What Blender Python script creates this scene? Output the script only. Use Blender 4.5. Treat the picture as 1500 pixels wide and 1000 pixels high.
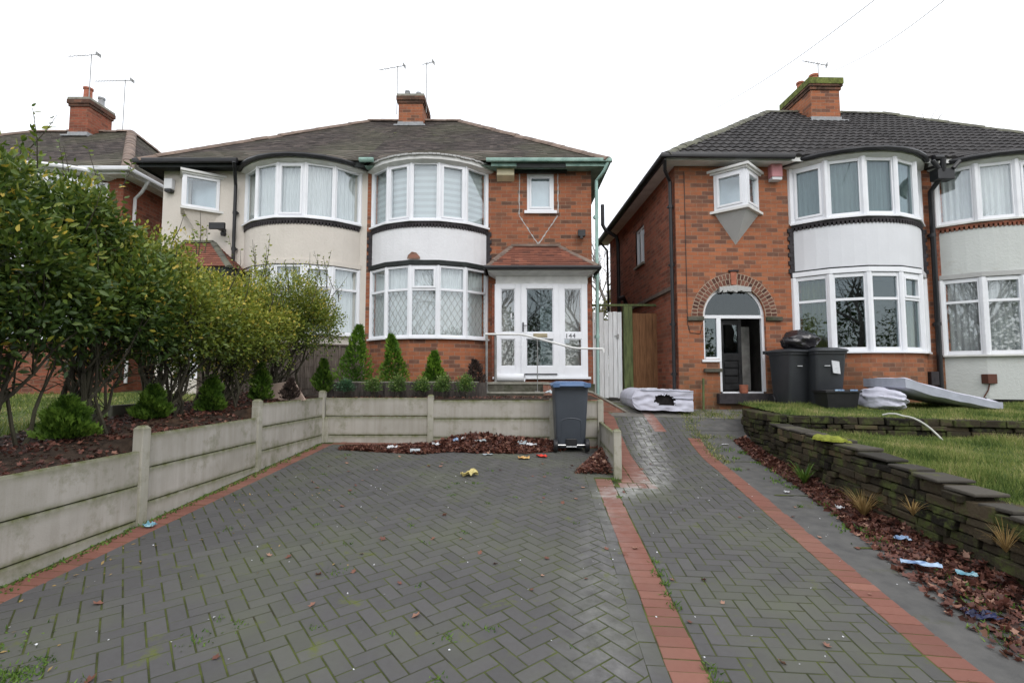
import bpy, bmesh, math, random
import numpy as np
from mathutils import Vector, Matrix
random.seed(7); rng = np.random.default_rng(7)
R = math.radians; PI = math.pi
for o in list(bpy.data.objects): bpy.data.objects.remove(o)
scene = bpy.context.scene
C = scene.collection
# ------------------------------------------------------------------ camera
cam = bpy.data.cameras.new('camera'); co = bpy.data.objects.new('camera', cam); C.objects.link(co)
co.location = (0, 0, 1.17); co.rotation_euler = (R(90+3.92), 0, R(3.53))
cam.sensor_width = 36; cam.lens = 17.52; cam.clip_end = 2000; cam.clip_start = .05
scene.camera = co
# ------------------------------------------------------------------ world: bright overcast sky
w = bpy.data.worlds.new('World'); scene.world = w; w.use_nodes = True
nt = w.node_tree; nt.nodes.clear()
out = nt.nodes.new('ShaderNodeOutputWorld'); mixw = nt.nodes.new('ShaderNodeMixShader')
sky = nt.nodes.new('ShaderNodeTexSky'); sky.sky_type = 'NISHITA'; sky.sun_disc = False
sky.sun_elevation = R(35); sky.sun_rotation = R(160)
b1 = nt.nodes.new('ShaderNodeBackground'); b1.inputs['Strength'].default_value = .12
nt.links.new(sky.outputs[0], b1.inputs['Color'])
b2 = nt.nodes.new('ShaderNodeBackground'); b2.inputs['Strength'].default_value = 1.0
tc = nt.nodes.new('ShaderNodeTexCoord'); mp = nt.nodes.new('ShaderNodeMapping'); mp.inputs['Scale'].default_value = (1, 1, 3)
nz = nt.nodes.new('ShaderNodeTexNoise'); nz.inputs['Scale'].default_value = 1.6; nz.inputs['Detail'].default_value = 4
rp = nt.nodes.new('ShaderNodeValToRGB')
rp.color_ramp.elements[0].position = .3; rp.color_ramp.elements[0].color = (.93, .96, 1.02, 1)
rp.color_ramp.elements[1].position = .7; rp.color_ramp.elements[1].color = (1.1, 1.1, 1.11, 1)
nt.links.new(tc.outputs['Generated'], mp.inputs[0]); nt.links.new(mp.outputs[0], nz.inputs['Vector'])
nt.links.new(nz.outputs['Fac'], rp.inputs[0]); nt.links.new(rp.outputs[0], b2.inputs['Color'])
mixw.inputs[0].default_value = .86
nt.links.new(b1.outputs[0], mixw.inputs[1]); nt.links.new(b2.outputs[0], mixw.inputs[2]); nt.links.new(mixw.outputs[0], out.inputs[0])
sl = bpy.data.lights.new('sun', 'SUN'); sl.energy = .6; sl.angle = R(25); sl.color = (1, .97, .93)
so = bpy.data.objects.new('sun', sl); C.objects.link(so); so.rotation_euler = (R(50), 0, R(20))
scene.view_settings.view_transform = 'Standard'; scene.view_settings.look = 'None'
scene.view_settings.gamma = 1; scene.view_settings.exposure = .68; scene.view_settings.use_curve_mapping = False
scene.render.resolution_x = 1024; scene.render.resolution_y = 682

# ------------------------------------------------------------------ materials
def newmat(name, rough=.8, spec=.3):
    m = bpy.data.materials.new(name); m.use_nodes = True
    n = m.node_tree.nodes; p = n['Principled BSDF']
    p.inputs['Roughness'].default_value = rough
    p.inputs['Specular IOR Level'].default_value = spec
    return m, m.node_tree, p
def N(t, typ, **kw):
    n = t.nodes.new(typ)
    for k, v in kw.items():
        if k in n.inputs: n.inputs[k].default_value = v
        else: setattr(n, k, v)
    return n
def ramp(t, fac, stops):
    r = t.nodes.new('ShaderNodeValToRGB'); e = r.color_ramp.elements
    while len(e) > len(stops): e.remove(e[-1])
    while len(e) < len(stops): e.new(1)
    for i, (p, c) in enumerate(stops):
        e[i].position = p; e[i].color = (*c, 1)
    t.links.new(fac, r.inputs[0]); return r.outputs[0]
def mix(t, fac, a, b, mode='MIX'):
    m = t.nodes.new('ShaderNodeMix'); m.data_type = 'RGBA'; m.blend_type = mode
    for s, v in ((m.inputs[0], fac), (m.inputs[6], a), (m.inputs[7], b)):
        if hasattr(v, 'is_output'): t.links.new(v, s)
        elif isinstance(v, tuple): s.default_value = (*v, 1)
        else: s.default_value = v
    return m.outputs[2]
def noise(t, scale, detail=5, coord='Object', sc=(1, 1, 1), rough=.55, off=(0, 0, 0)):
    c = t.nodes.new('ShaderNodeTexCoord'); mp = t.nodes.new('ShaderNodeMapping')
    mp.inputs['Scale'].default_value = sc; mp.inputs['Location'].default_value = off
    n = t.nodes.new('ShaderNodeTexNoise'); n.inputs['Scale'].default_value = scale
    n.inputs['Detail'].default_value = detail; n.inputs['Roughness'].default_value = rough
    t.links.new(c.outputs[coord], mp.inputs[0]); t.links.new(mp.outputs[0], n.inputs['Vector'])
    return n.outputs['Fac']
def bump(t, p, h, dist=.01, strength=.6, prev=None):
    b = t.nodes.new('ShaderNodeBump'); b.inputs['Distance'].default_value = dist; b.inputs['Strength'].default_value = strength
    t.links.new(h, b.inputs['Height'])
    if prev: t.links.new(prev.outputs[0], b.inputs['Normal'])
    t.links.new(b.outputs[0], p.inputs['Normal']); return b
def math_(t, op, a, b=None, clamp=False):
    m = t.nodes.new('ShaderNodeMath'); m.operation = op; m.use_clamp = clamp
    for i, v in enumerate((a, b)):
        if v is None: continue
        if hasattr(v, 'is_output'): t.links.new(v, m.inputs[i])
        else: m.inputs[i].default_value = v
    return m.outputs[0]
def attr(t, n='tint'):
    a = t.nodes.new('ShaderNodeAttribute'); a.attribute_name = n; return a.outputs['Fac']
def plain(name, col, rough=.6, var=.15, scale=6, spec=.3, bmp=0, bscale=60, metal=0, col2=None, sc=(1, 1, 1)):
    m, t, p = newmat(name, rough, spec)
    f = noise(t, scale, 6, sc=sc)
    a = tuple(c*(1-var) for c in col); b = col2 or tuple(min(1, c*(1+var)) for c in col)
    t.links.new(ramp(t, f, [(.3, a), (.7, b)]), p.inputs['Base Color'])
    p.inputs['Metallic'].default_value = metal
    if bmp: bump(t, p, noise(t, bscale, 4), bmp, .7)
    return m
def brickmat(name, stops, mortar, bw=.235, rh=.083, ms=.0055, stain=(.10, .07, .05), stamt=.35, low=None):
    m, t, p = newmat(name, .9, .15)
    uv = t.nodes.new('ShaderNodeTexCoord')
    # a little wobble so courses are not ruler straight
    br = N(t, 'ShaderNodeTexBrick', offset=.5, squash=1.0)
    br.inputs['Color1'].default_value = (0, 0, 0, 1); br.inputs['Color2'].default_value = (1, 1, 1, 1); br.inputs['Mortar'].default_value = (.5, .5, .5, 1)
    br.inputs['Scale'].default_value = 1; br.inputs['Mortar Size'].default_value = ms; br.inputs['Mortar Smooth'].default_value = .25
    br.inputs['Brick Width'].default_value = bw; br.inputs['Row Height'].default_value = rh
    nn = t.nodes.new('ShaderNodeTexNoise'); nn.inputs['Scale'].default_value = 14; nn.inputs['Detail'].default_value = 3
    t.links.new(uv.outputs['UV'], nn.inputs['Vector'])
    ad = t.nodes.new('ShaderNodeMix'); ad.data_type = 'RGBA'; ad.blend_type = 'LINEAR_LIGHT'; ad.inputs[0].default_value = .004
    t.links.new(uv.outputs['UV'], ad.inputs[6]); t.links.new(nn.outputs['Color'], ad.inputs[7])
    t.links.new(ad.outputs[2], br.inputs['Vector'])
    col = ramp(t, br.outputs['Color'], stops)
    f = noise(t, 45, 5, rough=.7); col = mix(t, math_(t, 'MULTIPLY', f, .8), col, (.42, .27, .19), 'OVERLAY')
    col = mix(t, math_(t, 'MULTIPLY', ramp(t, noise(t, 6, 6, rough=.7), [(.4, (0, 0, 0)), (.7, (1, 1, 1))]), .35), col, (.16, .1, .07))
    col = mix(t, math_(t, 'MULTIPLY', ramp(t, noise(t, 11, 5, off=(5, 5, 5)), [(.5, (0, 0, 0)), (.75, (1, 1, 1))]), .22), col, (.45, .3, .2))
    col = mix(t, br.outputs['Fac'], col, mortar)
    big = ramp(t, noise(t, .9, 5), [(.42, (0, 0, 0)), (.75, (1, 1, 1))])
    col = mix(t, math_(t, 'MULTIPLY', big, stamt), col, stain, 'MULTIPLY' if False else 'MIX')
    if low:   # damp and green growth low on the wall
        sp = t.nodes.new('ShaderNodeSeparateXYZ'); g = t.nodes.new('ShaderNodeNewGeometry'); t.links.new(g.outputs['Position'], sp.inputs[0])
        mr = N(t, 'ShaderNodeMapRange'); mr.inputs[1].default_value = low[1]; mr.inputs[2].default_value = low[0]
        t.links.new(sp.outputs['Z'], mr.inputs[0])
        fac = math_(t, 'MULTIPLY', mr.outputs[0], noise(t, 3, 5), True)
        col = mix(t, fac, col, (.07, .06, .03))
    t.links.new(col, p.inputs['Base Color'])
    inv = math_(t, 'SUBTRACT', 1, br.outputs['Fac'])
    b = bump(t, p, inv, .006, .9); bump(t, p, noise(t, 120, 3), .002, .5, b)
    return m
M = {}
RED = [(0, (.12, .075, .06)), (.14, (.18, .095, .068)), (.26, (.31, .122, .072)), (.55, (.40, .158, .082)), (.85, (.33, .125, .07)), (1, (.46, .2, .11))]
RED3 = [(0, (.17, .095, .075)), (.2, (.23, .11, .075)), (.3, (.34, .135, .075)), (.6, (.42, .165, .085)), (1, (.46, .19, .1))]
M['brick'] = brickmat('house_brick', RED, (.33, .22, .155))
M['brick3'] = brickmat('orange_brick', RED3, (.34, .22, .155), stamt=.25, low=(.6, 1.7))
M['brick_low'] = brickmat('plinth_brick', RED3, (.33, .22, .16), stamt=.5)
M['brick_side'] = brickmat('side_brick', [(0, (.16, .06, .045)), (.4, (.27, .095, .062)), (1, (.36, .125, .08))], (.25, .165, .12), stamt=.35)
M['brick_dark'] = plain('blue_brick', (.035, .03, .033), .7, .4, 9, bmp=.004)
M['brick_arch'] = None
def mk_tint(name, stops, rough=.85, bmp=.003, bs=80, spec=.2, moss=None, big=None, salt=False):
    m, t, p = newmat(name, rough, spec)
    col = ramp(t, attr(t), stops)
    col = mix(t, math_(t, 'MULTIPLY', noise(t, 30, 5), .6), col, (.35, .33, .3), 'OVERLAY')
    if big: col = mix(t, math_(t, 'MULTIPLY', ramp(t, noise(t, big[1], 5), [(.45, (0, 0, 0)), (.7, (1, 1, 1))]), big[2]), col, big[0])
    if salt:
        sn = ramp(t, noise(t, 9, 6, rough=.7), [(.35, (0, 0, 0)), (.7, (1, 1, 1))]); col = mix(t, math_(t, 'MULTIPLY', math_(t, 'MULTIPLY', attr(t, 'edge'), sn), 1.1, True), col, (.42, .42, .4))
    if moss: col = mix(t, ramp(t, noise(t, moss[1], 8, rough=.7), [(moss[2], (0, 0, 0)), (moss[2]+.12, (1, 1, 1))]), col, moss[0])
    t.links.new(col, p.inputs['Base Color'])
    if bmp: bump(t, p, noise(t, bs, 4), bmp, .7)
    return m
M['brick_arch'] = mk_tint('arch_brick', [(0, (.07, .035, .03)), (.5, (.16, .07, .05)), (1, (.24, .11, .08))])
M['mortar'] = plain('mortar', (.38, .29, .22), .95, .2, 20)
M['tile'] = mk_tint('plain_roof_tile', [(0, (.05, .043, .041)), (.5, (.088, .075, .07)), (1, (.16, .13, .12))], .85, .003, 60, .2, ((.17, .18, .09), 2.6, .62), ((.16, .17, .1), .45, .4))
M['tile_red'] = mk_tint('porch_tile', [(0, (.11, .055, .045)), (.5, (.21, .085, .06)), (1, (.33, .13, .085))], .8, .003, 60, .2, ((.22, .2, .17), 5, .62))
M['tile3'] = mk_tint('concrete_roof_tile', [(0, (.035, .033, .034)), (.5, (.05, .047, .048)), (1, (.075, .07, .07))], .75, .002, 50, .25, ((.1, .11, .06), 3, .72))
M['ridge'] = plain('ridge_tile', (.19, .14, .115), .85, .35, 4, bmp=.004, col2=(.27, .2, .16))
M['ridge_grey'] = plain('grey_ridge_tile', (.13, .125, .115), .85, .3, 4, bmp=.004, col2=(.17, .17, .12))
M['upvc'] = plain('white_upvc', (.8, .81, .84), .28, .04, 3, .5)
M['old_white'] = plain('painted_white', (.68, .68, .66), .5, .12, 5, bmp=.001)
def rendermat(name, col, dirt, thr=.62, bd=.006):
    m, t, p = newmat(name, .85, .2)
    base = ramp(t, noise(t, 2.2, 6), [(.3, tuple(c*.93 for c in col)), (.7, col)])
    d = ramp(t, noise(t, 1.3, 8, sc=(1, 1, 2), rough=.7), [(thr, (0, 0, 0)), (thr+.14, (1, 1, 1))])
    st = ramp(t, noise(t, 5, 5, sc=(1, 1, .12), rough=.6, off=(3, 1, 0)), [(.55, (0, 0, 0)), (.85, (1, 1, 1))])
    c = mix(t, math_(t, 'MULTIPLY', d, .55), base, dirt); c = mix(t, math_(t, 'MULTIPLY', st, .1), c, dirt)
    t.links.new(c, p.inputs['Base Color'])
    b = bump(t, p, noise(t, 22, 4), bd*1.6, .8); bump(t, p, noise(t, 80, 3), bd, .8, b); return m
M['render_white'] = rendermat('white_roughcast', (.78, .78, .8), (.5, .48, .38))
M['render_cream'] = rendermat('cream_render', (.66, .61, .55), (.45, .4, .33), .66)
M['render_grey'] = rendermat('grey_white_render', (.58, .6, .58), (.4, .38, .33), .58)
M['render_smooth'] = rendermat('smooth_white_render', (.72, .73, .76), (.5, .48, .45), .7, .002)
M['oriel_grey'] = rendermat('grey_roughcast', (.46, .46, .45), (.32, .31, .29), .6)
M['green_paint'] = plain('green_gutter_paint', (.2, .36, .31), .5, .3, 6, col2=(.32, .47, .41))
M['mint'] = plain('mint_pipe', (.33, .5, .45), .45, .2, 3)
M['black'] = plain('black_plastic', (.018, .018, .02), .42, .3, 5, .4)
M['dark_timber'] = plain('black_fascia', (.02, .024, .023), .7, .4, 8)
M['white_plastic'] = plain('white_plastic', (.68, .69, .71), .4, .06, 3, .4)
M['alarm_cream'] = plain('cream_plastic', (.62, .56, .38), .5, .1, 6)
M['alarm_red'] = plain('faded_pink_plastic', (.62, .28, .3), .5, .12, 6)
M['lead'] = plain('lead_flashing', (.3, .31, .32), .6, .2, 12)
M['pot'] = plain('terracotta_pot', (.36, .13, .08), .8, .25, 8)
def glassmat(name, tint, base=.1, ior=1.7, trans=(.9, .95, .95)):
    m = bpy.data.materials.new(name); m.use_nodes = True; t = m.node_tree; t.nodes.clear()
    o = t.nodes.new('ShaderNodeOutputMaterial'); mx = t.nodes.new('ShaderNodeMixShader')
    tr = t.nodes.new('ShaderNodeBsdfTransparent'); tr.inputs[0].default_value = (*trans, 1)
    gl = t.nodes.new('ShaderNodeBsdfGlossy'); gl.inputs['Roughness'].default_value = .015; gl.inputs[0].default_value = (*tint, 1)
    lw = t.nodes.new('ShaderNodeLayerWeight'); lw.inputs[0].default_value = .5
    ad = math_(t, 'ADD', math_(t, 'MULTIPLY', math_(t, 'POWER', lw.outputs['Facing'], ior), .9), base, True)
    c = t.nodes.new('ShaderNodeTexCoord'); n = t.nodes.new('ShaderNodeTexNoise'); n.inputs['Scale'].default_value = 2.5; n.inputs['Detail'].default_value = 1
    t.links.new(c.outputs['Object'], n.inputs['Vector'])
    b = t.nodes.new('ShaderNodeBump'); b.inputs['Distance'].default_value = .004; b.inputs['Strength'].default_value = .12
    t.links.new(n.outputs['Fac'], b.inputs['Height']); t.links.new(b.outputs[0], gl.inputs['Normal'])
    t.links.new(ad, mx.inputs[0]); t.links.new(tr.outputs[0], mx.inputs[1]); t.links.new(gl.outputs[0], mx.inputs[2]); t.links.new(mx.outputs[0], o.inputs[0])
    return m
M['glass'] = glassmat('window_glass', (.92, .97, 1), .10, 4.5, (.96, .975, .975))
M['glass_dark'] = glassmat('dark_window_glass', (.85, .95, 1), .075, 4.5, (.7, .76, .76))
M['frosted'] = plain('frosted_glass', (.42, .5, .55), .18, .08, 5, .6)
M['curtain'] = plain('net_curtain', (.6, .62, .62), .9, .12, 8, sc=(6, 6, .3))
M['curtain_grey'] = plain('grey_curtain', (.42, .43, .43), .9, .15, 8, sc=(6, 6, .3))
M['curtain_gold'] = plain('olive_gold_curtain', (.22, .19, .06), .9, .3, 8, sc=(6, 6, .3))
M['interior'] = plain('interior_paint', (.3, .29, .27), .9, .1, 2)
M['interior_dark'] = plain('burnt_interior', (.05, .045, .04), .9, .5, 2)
def blindmat():
    m, t, p = newmat('striped_blind', .8)
    g = t.nodes.new('ShaderNodeNewGeometry'); s = t.nodes.new('ShaderNodeSeparateXYZ'); t.links.new(g.outputs['Position'], s.inputs[0])
    f = math_(t, 'FRACT', math_(t, 'MULTIPLY', s.outputs['Z'], 7.5))
    t.links.new(ramp(t, f, [(0, (.46, .49, .5)), (.45, (.46, .49, .5)), (.55, (.57, .61, .62)), (1, (.57, .61, .62))]), p.inputs['Base Color']); return m
M['blind'] = blindmat()
def concretemat(name, a, b, stain, moss=(.12, .13, .05), streak=.5):
    m, t, p = newmat(name, .9, .15)
    c = ramp(t, noise(t, 1.7, 6), [(.3, a), (.7, b)])
    st = ramp(t, noise(t, 9, 5, sc=(1, 1, .06), rough=.65), [(.42, (0, 0, 0)), (.75, (1, 1, 1))])
    c = mix(t, math_(t, 'MULTIPLY', st, streak), c, stain)
    bl = ramp(t, noise(t, 3.1, 7, rough=.7, off=(4, 4, 4)), [(.52, (0, 0, 0)), (.72, (1, 1, 1))])
    c = mix(t, math_(t, 'MULTIPLY', bl, .7), c, moss)
    e = attr(t, 'edge')   # growth along the upper edge and joints of each board
    n2 = noise(t, 12, 5)
    c = mix(t, math_(t, 'MULTIPLY', math_(t, 'POWER', math_(t, 'MULTIPLY', e, math_(t, 'ADD', n2, .45)), 2.0), .9, True), c, moss)
    t.links.new(c, p.inputs['Base Color'])
    bump(t, p, noise(t, 70, 5), .003, .5); return m
M['concrete'] = concretemat('concrete_panel', (.34, .32, .28), (.47, .44, .4), (.24, .22, .17))
M['post'] = concretemat('concrete_post', (.38, .36, .31), (.46, .44, .38), (.3, .28, .22))
M['paver'] = mk_tint('grey_block', [(0, (.084, .083, .083)), (.5, (.101, .099, .1)), (1, (.12, .117, .117))], .8, .0012, 160, .25, ((.11, .125, .035), 6, .6), ((.115, .122, .085), .9, .75), True)
M['paver_red'] = mk_tint('red_block', [(0, (.17, .078, .06)), (.5, (.23, .10, .076)), (1, (.29, .135, .1))], .8, .002, 160, .3, ((.12, .11, .05), 8, .66), ((.2, .12, .09), .9, .6), True)
def groundmat(name, a, b, moss, thr, sc=9, rough=.9):
    m, t, p = newmat(name, rough, .25)
    c = ramp(t, noise(t, sc, 7), [(.3, a), (.7, b)])
    c = mix(t, ramp(t, noise(t, 2.2, 8, rough=.75), [(thr, (0, 0, 0)), (thr+.1, (1, 1, 1))]), c, moss)
    t.links.new(c, p.inputs['Base Color']); bump(t, p, noise(t, 110, 4), .004, .7); return m
M['joint'] = groundmat('mossy_joint', (.028, .034, .012), (.10, .12, .028), (.04, .036, .022), .55, 6)
M['path'] = groundmat('concrete_path', (.085, .084, .082), (.13, .127, .12), (.09, .092, .06), .56, 7)
M['yard'] = groundmat('weathered_concrete', (.14, .135, .12), (.2, .19, .17), (.1, .12, .04), .52, 8)
M['soil'] = groundmat('garden_soil', (.02, .014, .01), (.06, .04, .028), (.09, .055, .035), .52, 18)
M['turf'] = groundmat('turf', (.05, .075, .02), (.09, .12, .03), (.1, .08, .04), .6, 6)
M['verge'] = groundmat('ground', (.06, .08, .03), (.09, .1, .05), (.08, .07, .05), .55, 2)
M['road'] = groundmat('road', (.05, .05, .052), (.07, .07, .07), (.06, .06, .06), .6, 30)
def stonemat():
    m, t, p = newmat('mossy_stone', .9, .2)
    c = ramp(t, attr(t), [(0, (.018, .016, .013)), (.45, (.045, .038, .026)), (.8, (.08, .064, .042)), (1, (.13, .1, .062))])
    c = mix(t, math_(t, 'MULTIPLY', noise(t, 22, 6), .8), c, (.3, .28, .24), 'OVERLAY')
    c = mix(t, ramp(t, noise(t, 5, 8, rough=.75), [(.5, (0, 0, 0)), (.62, (1, 1, 1))]), c, (.07, .085, .025))
    c = mix(t, ramp(t, noise(t, 3.5, 8, rough=.7, off=(9, 2, 1)), [(.6, (0, 0, 0)), (.68, (1, 1, 1))]), c, (.012, .011, .01))
    t.links.new(c, p.inputs['Base Color']); bump(t, p, noise(t, 35, 6), .012, .9); return m
M['stone'] = stonemat()
M['coping'] = mk_tint('coping_slab', [(0, (.045, .042, .036)), (1, (.11, .1, .085))], .9, .006, 40, .2, ((.10, .11, .03), 3.2, .58))
M['moss'] = plain('bright_moss', (.2, .22, .03), .95, .4, 20, bmp=.01)
def leafmat(name, stops, rough=.45, trans=.25, spec=.4):
    m, t, p = newmat(name, rough, spec)
    c = ramp(t, attr(t), stops); t.links.new(c, p.inputs['Base Color'])
    tr = t.nodes.new('ShaderNodeBsdfTranslucent'); t.links.new(c, tr.inputs[0]); mx = t.nodes.new('ShaderNodeMixShader'); mx.inputs[0].default_value = trans
    o = t.nodes['Material Output']; t.links.new(p.outputs[0], mx.inputs[1]); t.links.new(tr.outputs[0], mx.inputs[2]); t.links.new(mx.outputs[0], o.inputs[0]); return m
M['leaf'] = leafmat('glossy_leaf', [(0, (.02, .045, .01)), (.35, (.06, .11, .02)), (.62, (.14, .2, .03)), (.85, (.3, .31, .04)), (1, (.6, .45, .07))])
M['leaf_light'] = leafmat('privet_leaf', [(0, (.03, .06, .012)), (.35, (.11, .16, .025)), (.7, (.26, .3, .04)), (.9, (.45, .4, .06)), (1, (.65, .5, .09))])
M['conifer'] = leafmat('conifer_spray', [(0, (.03, .08, .008)), (.5, (.08, .18, .015)), (1, (.18, .31, .03))], .6)
M['conifer_dark'] = leafmat('conifer_spray_dark', [(0, (.02, .055, .008)), (.5, (.06, .13, .012)), (1, (.14, .24, .03))], .6)
M['dead'] = leafmat('dead_conifer', [(0, (.02, .014, .012)), (1, (.075, .05, .04))], .8, .05)
M['box_leaf'] = leafmat('box_leaf', [(0, (.03, .075, .015)), (.5, (.09, .17, .035)), (1, (.3, .38, .1))])
M['box_blue'] = leafmat('bluish_box_leaf', [(0, (.02, .06, .03)), (.5, (.05, .13, .06)), (1, (.14, .25, .12))])
M['grass'] = leafmat('grass_blade', [(0, (.06, .1, .025)), (.35, (.15, .21, .05)), (.7, (.3, .32, .1)), (1, (.5, .42, .22))], .6, .3, .2)
M['weed'] = leafmat('weed_leaf', [(0, (.04, .10, .015)), (1, (.16, .26, .04))], .6)
M['dry_grass'] = leafmat('dry_grass', [(0, (.2, .12, .04)), (1, (.42, .3, .13))], .8, .2, .1)
M['litter'] = leafmat('dead_leaf', [(0, (.04, .018, .014)), (.4, (.12, .045, .033)), (.75, (.22, .095, .065)), (1, (.40, .23, .16))], .5, .12, .35)
M['bark'] = plain('bark', (.045, .038, .028), .9, .4, 8, bmp=.006, col2=(.085, .078, .05), sc=(1, 1, .3))
M['bark_pale'] = plain('winter_bark', (.17, .15, .13), .9, .3, 5)
M['timber_brown'] = plain('brown_fence_board', (.13, .1, .08), .85, .35, 7, bmp=.003, sc=(6, 6, .5), col2=(.2, .165, .14))
M['timber_dark'] = plain('dark_sleeper', (.05, .045, .042), .9, .4, 7, bmp=.004, sc=(4, 4, .6), col2=(.1, .085, .075))
M['timber_orange'] = plain('orange_brown_board', (.2, .095, .042), .8, .35, 7, bmp=.003, sc=(6, 6, .4), col2=(.3, .15, .07))
M['timber_green'] = plain('algae_green_post', (.09, .11, .05), .85, .35, 9, bmp=.003, sc=(4, 4, .4), col2=(.16, .2, .08))
M['gate_white'] = plain('weathered_white_board', (.72, .74, .75), .7, .18, 8, bmp=.002, sc=(5, 5, .3))
M['step'] = groundmat('dark_mossy_concrete', (.07, .065, .05), (.13, .125, .1), (.05, .055, .03), .5, 8)
M['stepedge'] = plain('worn_concrete_edge', (.26, .25, .21), .9, .25, 9, bmp=.003)
M['ramp_brick'] = brickmat('pink_brick', [(0, (.2, .1, .08)), (1, (.36, .2, .16))], (.3, .22, .17), stamt=.5)
M['steel'] = plain('steel', (.5, .5, .5), .35, .1, 10, metal=.9)
M['steel_dull'] = plain('galvanised_steel', (.3, .3, .29), .5, .2, 10, metal=.7)
M['rail_white'] = plain('white_rail', (.7, .7, .68), .4, .06, 8)
M['brass'] = plain('aged_brass', (.35, .3, .2), .4, .2, 10, metal=.8)
M['bin_grey'] = plain('bin_grey', (.06, .07, .085), .42, .12, 3, .5, bmp=.001, bscale=30)
M['bin_dark'] = plain('bin_charcoal', (.035, .038, .043), .42, .15, 3, .5, bmp=.001, bscale=30)
M['bin_blue'] = plain('bin_lid_blue', (.075, .14, .27), .4, .15, 4, .5)
M['bag'] = plain('black_bag', (.018, .016, .02), .22, .3, 3, .6, bmp=.006, bscale=12)
M['fabric'] = plain('mattress_ticking', (.55, .55, .63), .9, .1, 6, bmp=.006, bscale=22)
M['fabric_grey'] = plain('grey_mattress_side', (.4, .42, .48), .9, .12, 6, bmp=.006, bscale=25)
M['stuffing'] = plain('torn_dark_lining', (.02, .017, .017), .95, .5, 12, bmp=.01)
M['board_pink'] = plain('pinkish_board', (.36, .27, .22), .8, .12, 4)
M['paper_white'] = plain('white_paper', (.65, .66, .68), .8, .12, 25)
M['paper_yellow'] = plain('yellow_wrapper', (.62, .46, .08), .5, .3, 12, col2=(.68, .6, .3))
M['paper_red'] = plain('red_wrapper', (.65, .05, .03), .4, .2, 12)
M['paper_orange'] = plain('orange_wrapper', (.65, .22, .05), .5, .4, 18, col2=(.7, .5, .2))
M['paper_blue'] = plain('blue_wrapper', (.08, .2, .5), .4, .4, 18, col2=(.5, .65, .8))
M['paper_cyan'] = plain('cyan_wrapper', (.04, .3, .45), .4, .3, 18, col2=(.4, .6, .65))
M['paper_navy'] = plain('navy_wrapper', (.02, .025, .07), .35, .5, 12)
M['film'] = plain('crumpled_film', (.4, .45, .47), .3, .25, 20)
M['door_dark'] = plain('charred_door', (.02, .02, .021), .5, .5, 6)
M['frame_grey'] = plain('smoke_stained_jamb', (.3, .29, .27), .7, .3, 5)
M['cable'] = plain('cable_white', (.55, .55, .5), .6, .1, 5)
M['ink'] = plain('dark_numeral', (.07, .07, .08), .4, .1, 5)

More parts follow.
